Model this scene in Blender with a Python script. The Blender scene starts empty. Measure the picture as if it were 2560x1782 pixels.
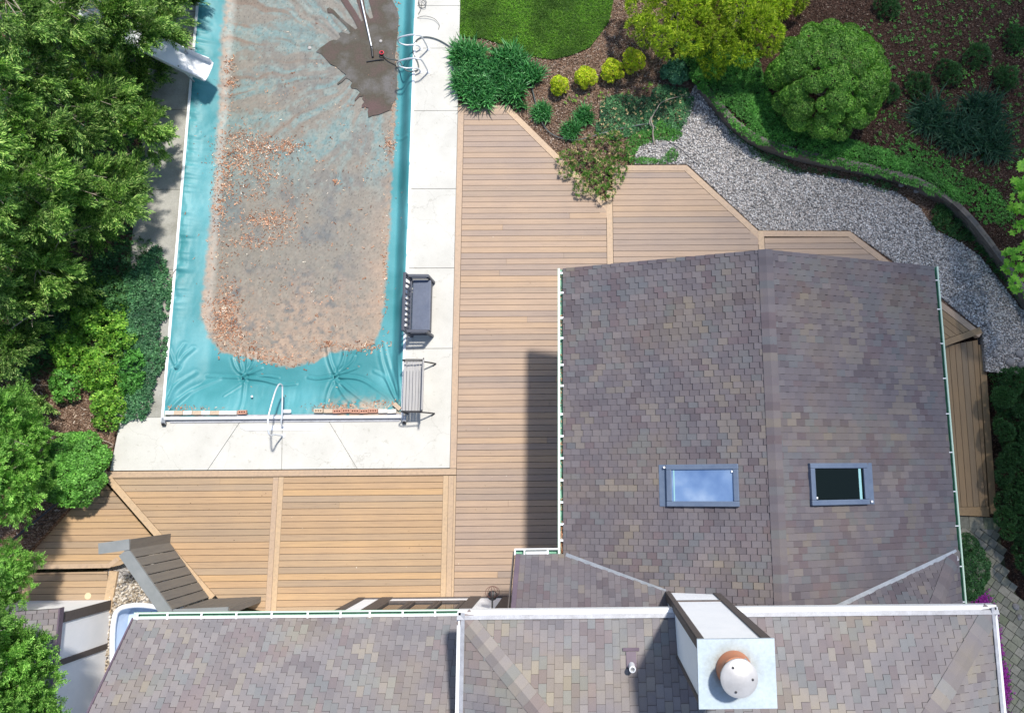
import bpy, bmesh, math, random
import numpy as np
from mathutils import Vector, Matrix

# ------------------------------------------------------------------ camera, sky, sun, exposure
scene = bpy.context.scene
H = 17.2
FPX, CX, CY = 1839.5, 1482.6, 891.0                      # focal length and principal point of the photo (2560 px wide)
F = np.array([[0.99992, -0.00821, 0.00924], [-0.00664, -0.98729, -0.15894], [0.01043, 0.15887, -0.98724]])
u_, s_, v_ = np.linalg.svd(F); F = u_ @ v_
FI = F.T
def W(px, py, z=0.0):                                     # photo pixel -> point on the level plane at height z
    d = FI @ np.array([(px - CX) / FPX, (py - CY) / FPX, 1.0])
    t = (z - H) / d[2]
    return (d[0] * t, d[1] * t, z)
def PX(pts, z=0.0): return [W(a, b, z) for a, b in pts]

cam = bpy.data.cameras.new('camera'); cam_o = bpy.data.objects.new('camera', cam)
scene.collection.objects.link(cam_o)
cam.sensor_width = 36; cam.lens = FPX / 2560 * 36; cam.shift_x = (1280 - CX) / 2560; cam.clip_end = 1000
m = Matrix(((F[0][0], -F[1][0], -F[2][0], 0), (F[0][1], -F[1][1], -F[2][1], 0), (F[0][2], -F[1][2], -F[2][2], H), (0, 0, 0, 1)))
cam_o.matrix_world = m
scene.camera = cam_o
scene.render.resolution_x = 1024; scene.render.resolution_y = 712

SUN = Vector((0.31, 0.44, 1.0)).normalized()
w = bpy.data.worlds.new('World'); scene.world = w; w.use_nodes = True
nt = w.node_tree; bg = nt.nodes['Background']
sky = nt.nodes.new('ShaderNodeTexSky'); sky.sky_type = 'NISHITA'; sky.sun_disc = False
sky.sun_elevation = math.asin(SUN.z); sky.sun_rotation = math.atan2(SUN.x, SUN.y)
nt.links.new(sky.outputs[0], bg.inputs[0]); bg.inputs[1].default_value = 0.145
sun = bpy.data.lights.new('sun', 'SUN'); sun.energy = 4.6; sun.angle = math.radians(3.6); sun.color = (1, 0.95, 0.88)
sun_o = bpy.data.objects.new('sun', sun); scene.collection.objects.link(sun_o)
sun_o.rotation_euler = SUN.to_track_quat('Z', 'Y').to_euler()
scene.view_settings.view_transform = 'Standard'; scene.view_settings.look = 'None'
scene.view_settings.exposure = 0.20; scene.view_settings.gamma = 1.0
scene.cycles.max_bounces = 6; scene.cycles.transparent_max_bounces = 12

COL = scene.collection
rnd = random.Random(7)
NR = np.random.default_rng(11)

# ------------------------------------------------------------------ materials
def mat(name, col, rough=0.7, metal=0.0, spec=0.5):
    M = bpy.data.materials.new(name); M.use_nodes = True
    b = M.node_tree.nodes['Principled BSDF']
    b.inputs['Base Color'].default_value = (*col, 1); b.inputs['Roughness'].default_value = rough
    b.inputs['Metallic'].default_value = metal; b.inputs['Specular IOR Level'].default_value = spec
    return M
def N(M, t, **k):
    n = M.node_tree.nodes.new(t)
    for a, b in k.items(): setattr(n, a, b)
    return n
def L(M, a, b): M.node_tree.links.new(a, b)
def noise(M, scale, detail=4, rough=0.6, vec=None, stretch=None):
    n = N(M, 'ShaderNodeTexNoise'); n.inputs['Scale'].default_value = scale
    n.inputs['Detail'].default_value = detail; n.inputs['Roughness'].default_value = rough
    tc = N(M, 'ShaderNodeTexCoord'); src = tc.outputs['Object']
    if stretch:
        mp = N(M, 'ShaderNodeMapping'); mp.inputs['Scale'].default_value = stretch
        L(M, src, mp.inputs[0]); src = mp.outputs[0]
    L(M, src, n.inputs['Vector'])
    return n
def ramp(M, src, stops, const=False):
    r = N(M, 'ShaderNodeValToRGB'); e = r.color_ramp
    if const: e.interpolation = 'CONSTANT'
    while len(e.elements) < len(stops): e.elements.new(0.5)
    for i, (p, c) in enumerate(stops):
        e.elements[i].position = p; e.elements[i].color = (*c, 1) if len(c) == 3 else c
    L(M, src, r.inputs[0]); return r
def mixc(M, a, b, fac, mode='MIX'):
    n = N(M, 'ShaderNodeMix', data_type='RGBA', blend_type=mode)
    for s, v in ((0, fac), (6, a), (7, b)):
        if isinstance(v, (int, float)): n.inputs[s].default_value = v
        elif isinstance(v, tuple): n.inputs[s].default_value = (*v, 1)
        else: L(M, v, n.inputs[s])
    return n.outputs[2]
def bump(M, src, strength, dist=0.01):
    b = N(M, 'ShaderNodeBump'); b.inputs['Strength'].default_value = strength; b.inputs['Distance'].default_value = dist
    L(M, src, b.inputs['Height']); L(M, b.outputs[0], M.node_tree.nodes['Principled BSDF'].inputs['Normal'])
def base(M, src): L(M, src, M.node_tree.nodes['Principled BSDF'].inputs['Base Color'])
def noisy(name, c1, c2, scale, rough=0.8, det=5, bmp=0.0, bd=0.01, metal=0.0, stretch=None, fine=None, spec=0.4):
    M = mat(name, c1, rough, metal, spec)
    n = noise(M, scale, det, 0.65, stretch=stretch)
    out = ramp(M, n.outputs['Fac'], [(0.3, c1), (0.7, c2)]).outputs[0]
    if fine:
        n2 = noise(M, fine[0], 2, 0.7); r2 = ramp(M, n2.outputs['Fac'], [(0.3, (1 - fine[1],) * 3), (0.7, (1 + fine[1],) * 3)])
        out = mixc(M, out, r2.outputs[0], 1.0, 'MULTIPLY')
    base(M, out)
    if bmp: bump(M, n.outputs['Fac'], bmp, bd)
    return M
LEAFK = 1.3
def leafmat(name, stops, trans=0.3, rough=0.55, tint=0.35, seed_attr=True):
    """leaf material: every leaf its own shade, each spray or clump its own slight tint"""
    M = bpy.data.materials.new(name); M.use_nodes = True
    t = M.node_tree; b = t.nodes['Principled BSDF']; out = t.nodes['Material Output']
    g = N(M, 'ShaderNodeNewGeometry')
    r = ramp(M, g.outputs['Random Per Island'], [(p_, tuple(min(.8, q_ * LEAFK) for q_ in c_)) for p_, c_ in stops])
    at = N(M, 'ShaderNodeAttribute', attribute_name='tint')
    rr = ramp(M, at.outputs['Fac'], [(0, (1 - tint, 1 - tint, 1 - tint * 0.8)), (1, (1 + tint, 1 + tint * 0.9, 1 + tint * 0.5))])
    c = mixc(M, r.outputs[0], rr.outputs[0], 1.0, 'MULTIPLY')
    L(M, c, b.inputs['Base Color']); b.inputs['Roughness'].default_value = rough; b.inputs['Specular IOR Level'].default_value = 0.3
    tr = N(M, 'ShaderNodeBsdfTranslucent'); L(M, mixc(M, c, (1.0, 1.15, 0.5), 1.0, 'MULTIPLY'), tr.inputs[0])
    mx = N(M, 'ShaderNodeMixShader'); mx.inputs[0].default_value = trans
    L(M, b.outputs[0], mx.inputs[1]); L(M, tr.outputs[0], mx.inputs[2]); L(M, mx.outputs[0], out.inputs[0])
    return M
def islandmat(name, stops, rough=0.8, nz=None, spec=0.3, const=False, bmp=0.0):
    M = mat(name, stops[0][1], rough, 0, spec)
    g = N(M, 'ShaderNodeNewGeometry')
    c = ramp(M, g.outputs['Random Per Island'], stops, const).outputs[0]
    if nz:
        n = noise(M, nz[0], 4, 0.7, stretch=nz[2] if len(nz) > 2 else None)
        c = mixc(M, c, ramp(M, n.outputs['Fac'], [(0.25, (1 - nz[1],) * 3), (0.75, (1 + nz[1],) * 3)]).outputs[0], 1.0, 'MULTIPLY')
        if bmp: bump(M, n.outputs['Fac'], bmp, 0.004)
    base(M, c)
    return M

def boardmat(name, stops, stretch):
    M = mat(name, (0.4, 0.3, 0.2), 0.62, 0, 0.35)
    g = N(M, 'ShaderNodeNewGeometry')
    c = ramp(M, g.outputs['Random Per Island'], stops).outputs[0]
    n = noise(M, 1.0, 5, 0.7, stretch=stretch)
    r = ramp(M, n.outputs['Fac'], [(0.25, (0.78, 0.77, 0.78)), (0.5, (1, 1, 1)), (0.78, (1.15, 1.1, 1.02))])
    c = mixc(M, c, r.outputs[0], 1.0, 'MULTIPLY')
    n2 = noise(M, 0.9, 3, 0.6)
    c = mixc(M, c, ramp(M, n2.outputs['Fac'], [(0.3, (0.93, 0.93, 0.95)), (0.7, (1.06, 1.04, 1.0))]).outputs[0], 1.0, 'MULTIPLY')
    base(M, c); bump(M, n.outputs['Fac'], 0.25, 0.003)
    return M
M_ = {}
ST_UP = [(0, (0.36, 0.262, 0.190)), (0.25, (0.41, 0.30, 0.218)), (0.5, (0.32, 0.248, 0.203)), (0.75, (0.44, 0.31, 0.205)), (1, (0.28, 0.225, 0.19))]
ST_LO = [(0, (0.37, 0.255, 0.155)), (0.25, (0.43, 0.29, 0.17)), (0.5, (0.32, 0.24, 0.165)), (0.75, (0.46, 0.305, 0.165)), (1, (0.34, 0.26, 0.185))]
ST_DK = [(0, (0.26, 0.175, 0.10)), (0.3, (0.32, 0.215, 0.115)), (0.6, (0.23, 0.175, 0.115)), (1, (0.33, 0.215, 0.11))]  # darkened boards for the east end: its shade put in the colour
M_['board'] = boardmat('composite_boards', ST_UP, (1.6, 42, 42))
M_['board_low'] = boardmat('composite_boards_warm', ST_LO, (1.6, 42, 42))
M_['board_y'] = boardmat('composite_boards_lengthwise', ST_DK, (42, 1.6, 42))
M_['border'] = boardmat('composite_border', [(0, (0.47, 0.34, 0.235)), (0.5, (0.43, 0.32, 0.235)), (1, (0.5, 0.37, 0.25))], (14, 14, 14))
M_['border_warm'] = boardmat('composite_border_warm', [(0, (0.45, 0.33, 0.22)), (0.5, (0.42, 0.31, 0.22)), (1, (0.48, 0.35, 0.22))], (14, 14, 14))
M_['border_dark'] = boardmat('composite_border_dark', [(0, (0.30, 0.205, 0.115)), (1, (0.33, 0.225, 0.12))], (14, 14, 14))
M_['white'] = mat('white_metal', (0.82, 0.83, 0.84), 0.4)
M_['whitedirty'] = noisy('weathered_white_metal', (0.44, 0.45, 0.48), (0.30, 0.30, 0.32), 6, 0.5, fine=(60, 0.12))
M_['greengutter'] = noisy('green_gutter_metal', (0.24, 0.50, 0.36), (0.16, 0.34, 0.24), 9, 0.45)
M_['palegreen'] = mat('pale_green_metal', (0.55, 0.72, 0.58), 0.4)
M_['timber'] = noisy('dark_brown_timber', (0.075, 0.062, 0.058), (0.12, 0.10, 0.09), 5, 0.7, stretch=(2, 2, 30))
M_['stucco'] = noisy('white_stucco', (0.88, 0.88, 0.89), (0.82, 0.83, 0.85), 3, 0.85, fine=(120, 0.04))
M_['bluecap'] = noisy('pale_blue_painted_metal', (0.40, 0.475, 0.53), (0.49, 0.565, 0.61), 2.6, 0.45, fine=(22, 0.07))
M_['terracotta'] = noisy('terracotta_clay', (0.50, 0.17, 0.08), (0.40, 0.20, 0.12), 8, 0.7)
M_['galv'] = noisy('galvanised_steel', (0.50, 0.52, 0.54), (0.36, 0.38, 0.40), 5, 0.42, metal=0.6, stretch=(1, 1, 1))
M_['steel'] = mat('brushed_steel', (0.66, 0.69, 0.73), 0.35, 0.35)
M_['mauve'] = noisy('mauve_painted_metal', (0.10, 0.075, 0.10), (0.15, 0.11, 0.14), 3, 0.55)
M_['bluegrey'] = noisy('blue_grey_cladding', (0.10, 0.135, 0.205), (0.14, 0.18, 0.25), 5, 0.35, spec=0.6)
M_['greywood'] = boardmat('grey_stained_wood', [(0, (0.13, 0.122, 0.112)), (0.5, (0.17, 0.16, 0.145)), (1, (0.105, 0.10, 0.093))], (20, 20, 2))
M_['capwood'] = noisy('grey_painted_cap', (0.19, 0.205, 0.205), (0.24, 0.25, 0.25), 4, 0.6)
M_['oldwood'] = boardmat('weathered_bench_slats', [(0, (0.30, 0.29, 0.28)), (0.5, (0.46, 0.46, 0.46)), (1, (0.22, 0.21, 0.2))], (60, 3, 60))
M_['iron'] = mat('dark_cast_iron', (0.045, 0.045, 0.05), 0.5, 0.3)
M_['plastic'] = noisy('slate_plastic', (0.048, 0.055, 0.078), (0.062, 0.07, 0.095), 8, 0.42, spec=0.5)
M_['seat'] = noisy('slate_blue_seat', (0.085, 0.105, 0.155), (0.12, 0.14, 0.19), 4, 0.5, fine=(25, 0.08))
M_['slide'] = mat('white_fibreglass', (0.82, 0.84, 0.88), 0.3)
M_['hose'] = mat('grey_green_hose', (0.09, 0.11, 0.11), 0.5)
M_['red'] = mat('red_plastic', (0.55, 0.04, 0.06), 0.4)
M_['black'] = mat('black_plastic', (0.02, 0.02, 0.022), 0.5)
M_['stone'] = islandmat('garden_rocks', [(0, (0.30, 0.28, 0.25)), (0.5, (0.42, 0.40, 0.38)), (1, (0.24, 0.23, 0.23))], 0.8, (14, 0.25), bmp=0.4)
M_['bark'] = noisy('grey_bark', (0.10, 0.085, 0.07), (0.22, 0.19, 0.16), 12, 0.9, bmp=0.5, bd=0.02, stretch=(3, 3, 0.6))
M_['twig'] = noisy('bleached_twig', (0.26, 0.22, 0.18), (0.40, 0.35, 0.29), 9, 0.9)

def soilmat(name, stops, scale=38, b=0.8):
    M = mat(name, stops[0][1], 0.95, 0, 0.1)
    v = N(M, 'ShaderNodeTexVoronoi'); v.inputs['Scale'].default_value = scale
    tc = N(M, 'ShaderNodeTexCoord'); mp = N(M, 'ShaderNodeMapping'); mp.inputs['Scale'].default_value = (1, 1.5, 1)
    L(M, tc.outputs['Object'], mp.inputs[0])
    n0 = noise(M, 9, 3); add = N(M, 'ShaderNodeVectorMath', operation='MULTIPLY_ADD')
    L(M, n0.outputs['Color'], add.inputs[0]); add.inputs[1].default_value = (0.12, 0.12, 0.12); L(M, mp.outputs[0], add.inputs[2])
    L(M, add.outputs[0], v.inputs['Vector'])
    sep = N(M, 'ShaderNodeSeparateColor'); L(M, v.outputs['Color'], sep.inputs[0])
    c = ramp(M, sep.outputs[0], stops).outputs[0]
    n2 = noise(M, 1.3, 4); c = mixc(M, c, ramp(M, n2.outputs['Fac'], [(0.3, (0.72, 0.7, 0.68)), (0.7, (1.15, 1.12, 1.1))]).outputs[0], 1.0, 'MULTIPLY')
    base(M, c); bump(M, v.outputs['Distance'], b, 0.03)
    return M
M_['mulch'] = soilmat('bark_mulch', [(0, (0.06, 0.035, 0.022)), (0.35, (0.15, 0.09, 0.06)), (0.7, (0.24, 0.16, 0.115)), (0.93, (0.33, 0.24, 0.18)), (1, (0.45, 0.36, 0.29))])
M_['soil'] = soilmat('dark_bed_soil', [(0, (0.022, 0.013, 0.010)), (0.5, (0.055, 0.032, 0.024)), (0.9, (0.10, 0.06, 0.045)), (1, (0.2, 0.15, 0.12))])
M_['gravelbase'] = soilmat('gravel_bed', [(0, (0.14, 0.135, 0.13)), (0.5, (0.34, 0.33, 0.32)), (1, (0.5, 0.49, 0.48))], 26)
M_['earth'] = soilmat('earth', [(0, (0.05, 0.045, 0.03)), (0.5, (0.08, 0.085, 0.04)), (1, (0.14, 0.13, 0.08))], 12)
M_['lawnbase'] = soilmat('turf', [(0, (0.02, 0.05, 0.01)), (0.5, (0.035, 0.09, 0.015)), (1, (0.06, 0.12, 0.03))], 40)
def concretemat():
    M = mat('pale_concrete', (0.7, 0.7, 0.66), 0.85, 0, 0.2)
    n = noise(M, 1.1, 6, 0.65); n2 = noise(M, 45, 3, 0.7); n3 = noise(M, 7, 5, 0.7)
    c = ramp(M, n.outputs['Fac'], [(0.25, (0.48, 0.47, 0.43)), (0.6, (0.575, 0.565, 0.525))]).outputs[0]
    c = mixc(M, c, ramp(M, n2.outputs['Fac'], [(0.3, (0.94, 0.94, 0.93)), (0.7, (1.05, 1.05, 1.05))]).outputs[0], 1.0, 'MULTIPLY')
    c = mixc(M, c, ramp(M, n3.outputs['Fac'], [(0.24, (0.55, 0.52, 0.44)), (0.40, (1, 1, 1))]).outputs[0], 0.8, 'MULTIPLY')
    vc = N(M, 'ShaderNodeTexVoronoi', feature='DISTANCE_TO_EDGE'); vc.inputs['Scale'].default_value = .55; nv = noise(M, 3, 4); tc = N(M, 'ShaderNodeTexCoord')
    ma = N(M, 'ShaderNodeVectorMath', operation='MULTIPLY_ADD'); L(M, nv.outputs['Color'], ma.inputs[0]); ma.inputs[1].default_value = (.35, .35, .35); L(M, tc.outputs['Object'], ma.inputs[2]); L(M, ma.outputs[0], vc.inputs['Vector'])
    c = mixc(M, c, ramp(M, vc.outputs['Distance'], [(0.0, (.62, .6, .56)), (.0035, (1, 1, 1))]).outputs[0], .55, 'MULTIPLY')
    base(M, c); bump(M, n2.outputs['Fac'], 0.15, 0.003); return M
M_['concrete'] = concretemat()
M_['darkconcrete'] = noisy('dark_concrete', (0.24, 0.235, 0.20), (0.42, 0.41, 0.37), 1.6, 0.9, fine=(30, 0.12))  # walkway copy of the concrete, only darker in tone

# ------------------------------------------------------------------ mesh tools
class MB:
    def __init__(s): s.v = []; s.f = []; s.c = []
    def poly(s, pts, col=None):
        b = len(s.v); s.v += [tuple(p) for p in pts]; s.f.append(list(range(b, b + len(pts)))); s.c.append(col)
    def prism(s, pts, z0, z1=None, col=None, cap=True):
        """pts: list of (x,y) or (x,y,z); solid between z0 (bottom) and z1 / own z (top)"""
        n = len(pts)
        a = sum(pts[i][0] * pts[(i + 1) % n][1] - pts[(i + 1) % n][0] * pts[i][1] for i in range(n))
        if a < 0: pts = pts[::-1]
        top = [(p[0], p[1], z1 if z1 is not None else p[2]) for p in pts]
        bot = [(p[0], p[1], z0 if not callable(z0) else z0(p)) for p in pts]
        b = len(s.v); s.v += top + bot
        s.f.append(list(range(b, b + n))); s.c.append(col)
        if cap: s.f.append(list(range(b + 2 * n - 1, b + n - 1, -1))); s.c.append(col)
        for i in range(n):
            j = (i + 1) % n; s.f.append([b + i, b + n + i, b + n + j, b + j]); s.c.append(col)
    def box(s, c, size, rot=None, col=None):
        sx, sy, sz = [q / 2 for q in size]
        P = [Vector((x, y, z)) for z in (-sz, sz) for x, y in ((-sx, -sy), (sx, -sy), (sx, sy), (-sx, sy))]
        if rot is not None: P = [rot @ p for p in P]
        b = len(s.v); s.v += [tuple(p + Vector(c)) for p in P]
        for f in ((3, 2, 1, 0), (4, 5, 6, 7), (0, 1, 5, 4), (1, 2, 6, 5), (2, 3, 7, 6), (3, 0, 4, 7)):
            s.f.append([b + i for i in f]); s.c.append(col)
    def bar(s, a, b_, wd, ht, up=(0, 0, 1), col=None):
        a = Vector(a); b_ = Vector(b_); d = (b_ - a); l = d.length; d.normalize(); up = Vector(up)
        sd = d.cross(up)
        if sd.length < 1e-4: sd = d.cross(Vector((1, 0, 0)))
        sd.normalize(); u = sd.cross(d).normalized()
        R = Matrix((sd, d, u)).transposed()
        s.box((a + b_) / 2, (wd, l, ht), R, col)
    def tube(s, pts, r, n=8, closed=False, caps=True):
        P = [Vector(p) for p in pts]; k = len(P); base_ = len(s.v); prev = None
        for i, p in enumerate(P):
            d = (P[min(i + 1, k - 1)] - P[max(i - 1, 0)])
            if closed: d = P[(i + 1) % k] - P[i - 1]
            d.normalize()
            if prev is None: a = d.orthogonal().normalized()
            else:
                a = prev - d * prev.dot(d)
                a = a.normalized() if a.length > 1e-5 else d.orthogonal().normalized()
            prev = a; c = d.cross(a); rr = r[i] if hasattr(r, '__len__') else r
            for j in range(n):
                t = 2 * math.pi * j / n; s.v.append(tuple(p + (a * math.cos(t) + c * math.sin(t)) * rr))
        rng = k if closed else k - 1
        for i in range(rng):
            for j in range(n):
                q = (i + 1) % k
                s.f.append([base_ + i * n + j, base_ + i * n + (j + 1) % n, base_ + q * n + (j + 1) % n, base_ + q * n + j]); s.c.append(None)
        if caps and not closed:
            s.f.append([base_ + j for j in range(n)][::-1]); s.f.append([base_ + (k - 1) * n + j for j in range(n)]); s.c += [None, None]
    def lathe(s, c, prof, n=24, axis=None):
        b = len(s.v); c = Vector(c)
        for r, z in prof:
            for j in range(n):
                t = 2 * math.pi * j / n; s.v.append(tuple(c + Vector((r * math.cos(t), r * math.sin(t), z))))
        for i in range(len(prof) - 1):
            for j in range(n):
                s.f.append([b + i * n + j, b + i * n + (j + 1) % n, b + (i + 1) * n + (j + 1) % n, b + (i + 1) * n + j]); s.c.append(None)
        k = len(prof) - 1
        s.f.append([b + k * n + j for j in range(n)]); s.f.append([b + j for j in range(n)][::-1]); s.c += [None, None]
    def build(s, name, m, parent=None, smooth=False, bevel=0.0):
        me = bpy.data.meshes.new(name); me.from_pydata(s.v, [], s.f)
        if any(c is not None for c in s.c):
            at = me.attributes.new('tone', 'FLOAT_COLOR', 'FACE')
            flat = []
            for c in s.c: flat += [*(c or (0.3, 0.3, 0.3)), 1.0]
            at.data.foreach_set('color', flat)
        me.materials.append(m)
        if smooth: me.polygons.foreach_set('use_smooth', [True] * len(me.polygons))
        o = bpy.data.objects.new(name, me); COL.objects.link(o)
        if parent is not None:
            o.parent = parent; o.matrix_parent_inverse = Matrix.Translation(-Vector(parent.location))
        if bevel:
            md = o.modifiers.new('bevel', 'BEVEL'); md.width = bevel; md.segments = 2; md.limit_method = 'ANGLE'
        if smooth and bevel == 0:
            try: me.set_sharp_from_angle(angle=math.radians(40))
            except Exception: pass
        return o
def tag(o, label=None, cat=None, group=None, kind=None):
    if label: o['label'] = label
    if cat: o['category'] = cat
    if group: o['group'] = group
    if kind: o['kind'] = kind
    return o
def thing(name, label, cat, loc=(0, 0, 0), group=None):
    o = bpy.data.objects.new(name, None); o.empty_display_size = 0.2; COL.objects.link(o); o.location = loc
    return tag(o, label, cat, group)
def crom(pts, k=8):
    P = [Vector(p) for p in pts]; P = [P[0] * 2 - P[1]] + P + [P[-1] * 2 - P[-2]]; out = []
    for i in range(1, len(P) - 2):
        for j in range(k):
            t = j / k; a, b, c, d = P[i - 1:i + 3]
            out.append(0.5 * ((2 * b) + (c - a) * t + (2 * a - 5 * b + 4 * c - d) * t * t + (3 * b - a - 3 * c + d) * t ** 3))
    out.append(P[-2]); return out
def clip(poly, nrm, d):                                    # keep n.p <= d, convex/any polygon, 2-D
    out = []
    for i in range(len(poly)):
        a, b = poly[i], poly[(i + 1) % len(poly)]
        da = a[0] * nrm[0] + a[1] * nrm[1] - d; db = b[0] * nrm[0] + b[1] * nrm[1] - d
        if da <= 0: out.append(a)
        if (da < 0 < db) or (db < 0 < da):
            t = da / (da - db); out.append((a[0] + (b[0] - a[0]) * t, a[1] + (b[1] - a[1]) * t))
    return out
def clipconv(poly, conv):
    a = sum(conv[i][0] * conv[(i + 1) % len(conv)][1] - conv[(i + 1) % len(conv)][0] * conv[i][1] for i in range(len(conv)))
    C = conv if a > 0 else conv[::-1]
    for i in range(len(C)):
        p, q = C[i], C[(i + 1) % len(C)]; n = (q[1] - p[1], -(q[0] - p[0]))
        poly = clip(poly, n, n[0] * p[0] + n[1] * p[1])
        if len(poly) < 3: return []
    return poly
def area2(p): return abs(sum(p[i][0] * p[(i + 1) % len(p)][1] - p[(i + 1) % len(p)][0] * p[i][1] for i in range(len(p)))) / 2
def inpoly(x, y, poly):
    c = False; n = len(poly)
    for i in range(n):
        x1, y1 = poly[i][:2]; x2, y2 = poly[i - 1][:2]
        if (y1 > y) != (y2 > y) and x < (x2 - x1) * (y - y1) / (y2 - y1) + x1: c = not c
    return c
def inpoly_np(X, Y, poly):
    c = np.zeros(X.shape, bool); n = len(poly)
    for i in range(n):
        x1, y1 = poly[i][:2]; x2, y2 = poly[i - 1][:2]
        if y1 == y2: continue
        k = ((y1 > Y) != (y2 > Y)) & (X < (x2 - x1) * (Y - y1) / (y2 - y1) + x1); c ^= k
    return c
def segdist(X, Y, poly, closed=True):
    D = np.full(X.shape, 1e9); n = len(poly)
    for i in range(n if closed else n - 1):
        ax, ay = poly[i][:2]; bx, by = poly[(i + 1) % n][:2]; dx, dy = bx - ax, by - ay
        t = np.clip(((X - ax) * dx + (Y - ay) * dy) / (dx * dx + dy * dy + 1e-12), 0, 1)
        D = np.minimum(D, np.hypot(X - ax - t * dx, Y - ay - t * dy))
    return D
def vnoise(X, Y, seed=0):
    xi = np.floor(X).astype(np.int64); yi = np.floor(Y).astype(np.int64); xf = X - xi; yf = Y - yi
    xf = xf * xf * (3 - 2 * xf); yf = yf * yf * (3 - 2 * yf)
    def h(a, b):
        n = (a * 374761393 + b * 668265263 + seed * 144665) & 0x7fffffff
        n = ((n ^ (n >> 13)) * 1274126177) & 0x7fffffff
        return ((n ^ (n >> 16)) & 0xffff) / 65535.0
    return (h(xi, yi) * (1 - xf) + h(xi + 1, yi) * xf) * (1 - yf) + (h(xi, yi + 1) * (1 - xf) + h(xi + 1, yi + 1) * xf) * yf
def fbm(X, Y, s, o=4, seed=0):
    r = 0; a = 0.5; t = 0
    for i in range(o): r = r + a * vnoise(X * s, Y * s, seed + i * 17); t += a; a *= 0.5; s *= 2.03
    return r / t

# ------------------------------------------------------------------ foliage tools (numpy)
def basis(nrm, spin):
    n = nrm / (np.linalg.norm(nrm, axis=1, keepdims=True) + 1e-9)
    ref = np.where(np.abs(n[:, 2:3]) > 0.9, np.array([[1.0, 0, 0]]), np.array([[0, 0, 1.0]]))
    x = np.cross(ref, n); x /= np.linalg.norm(x, axis=1, keepdims=True) + 1e-9
    y = np.cross(n, x)
    c, s = np.cos(spin)[:, None], np.sin(spin)[:, None]
    return x * c + y * s, -x * s + y * c, n
def scatter(name, m, pts, nrm, T, scale, parent=None, tint=None, spin=None, rs=0):
    """T: list of (verts (k,4,3)) templates of quads; one template instance per point -> one mesh"""
    rg = np.random.default_rng(rs + len(pts)); n = len(pts)
    if spin is None: spin = rg.uniform(0, 2 * np.pi, n)
    X, Y, Z = basis(np.asarray(nrm, float), spin); sc = np.asarray(scale, float) * np.ones(n)
    if tint is None: tint = rg.uniform(0, 1, n)
    which = rg.integers(0, len(T), n); allv = []; allt = []
    for k, t in enumerate(T):
        i = np.nonzero(which == k)[0]
        if len(i) == 0: continue
        q = t.reshape(-1, 3)
        v = pts[i][:, None, :] + sc[i][:, None, None] * (q[None, :, 0:1] * X[i][:, None, :] + q[None, :, 1:2] * Y[i][:, None, :] + q[None, :, 2:3] * Z[i][:, None, :])
        allv.append(v.reshape(-1, 3)); allt.append(np.repeat(tint[i], len(q)))
    V = np.concatenate(allv).astype(np.float32); TT = np.concatenate(allt).astype(np.float32)
    nv = len(V); nf = nv // 4
    me = bpy.data.meshes.new(name); me.vertices.add(nv); me.vertices.foreach_set('co', V.ravel())
    me.loops.add(nv); me.loops.foreach_set('vertex_index', np.arange(nv, dtype=np.int32))
    me.polygons.add(nf); me.polygons.foreach_set('loop_start', np.arange(0, nv, 4, dtype=np.int32))
    a = me.attributes.new('tint', 'FLOAT', 'POINT'); a.data.foreach_set('value', TT)
    me.update(calc_edges=True); me.materials.append(m)
    o = bpy.data.objects.new(name, me); COL.objects.link(o)
    if parent is not None: o.parent = parent; o.matrix_parent_inverse = Matrix.Translation(-Vector(parent.location))
    return o
def quad_strand(a, b, wd, nrm=(0, 1, 0)):
    a = np.array(a, float); b = np.array(b, float); d = b - a; s = np.cross(d, nrm); s /= np.linalg.norm(s) + 1e-9
    mid = a + d * 0.45
    return [a, mid + s * wd, b, mid - s * wd]
def T_frond(seed, n=22, droop=0.25, width=0.055, spread=0.75):
    """flat feathery conifer spray growing along +Z, leaflets in the X-Z plane with some relief"""
    r = random.Random(seed); Q = []
    for i in range(n):
        t = 0.08 + 0.9 * (i / (n - 1)); side = 1 if i % 2 else -1
        p = np.array([r.uniform(-0.03, 0.03), -droop * t * t, t])
        ln = (0.42 * (1 - 0.55 * t) + 0.08) * r.uniform(0.7, 1.25)
        an = math.radians(r.uniform(25, 55)) * spread
        d = np.array([side * math.sin(an), r.uniform(-0.35, 0.35), math.cos(an)]); d /= np.linalg.norm(d)
        Q.append(quad_strand(p, p + d * ln, width * r.uniform(0.7, 1.2), (0.3 * r.uniform(-1, 1), 1, 0)))
        p2 = p + d * ln * 0.45; d2 = np.array([-side * 0.25 + d[0] * 0.5, r.uniform(-0.5, 0.5), 0.9]); d2 /= np.linalg.norm(d2)
        Q.append(quad_strand(p2, p2 + d2 * ln * 0.6, width * 0.8, (0.4, 1, 0.2)))
    Q.append(quad_strand((0, 0, 0), (0, -droop, 1.05), width * 0.8, (0, 1, 0)))
    return np.array(Q)
def T_tuft(seed, n=16, width=0.06, up=0.55):
    """rounded tuft of narrow blades bursting out of one point"""
    r = random.Random(seed); Q = []
    for i in range(n):
        a = r.uniform(0, 2 * math.pi); e = r.uniform(0.15, 1.0)
        d = np.array([math.cos(a) * e, math.sin(a) * e, up + r.uniform(0, 0.6)]); d /= np.linalg.norm(d); l = r.uniform(0.6, 1.0)
        b = np.array([r.uniform(-0.1, 0.1), r.uniform(-0.1, 0.1), 0])
        Q.append(quad_strand(b, b + d * l, width * r.uniform(0.7, 1.3), (r.uniform(-1, 1), r.uniform(-1, 1), 0.5)))
    return np.array(Q)
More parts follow.
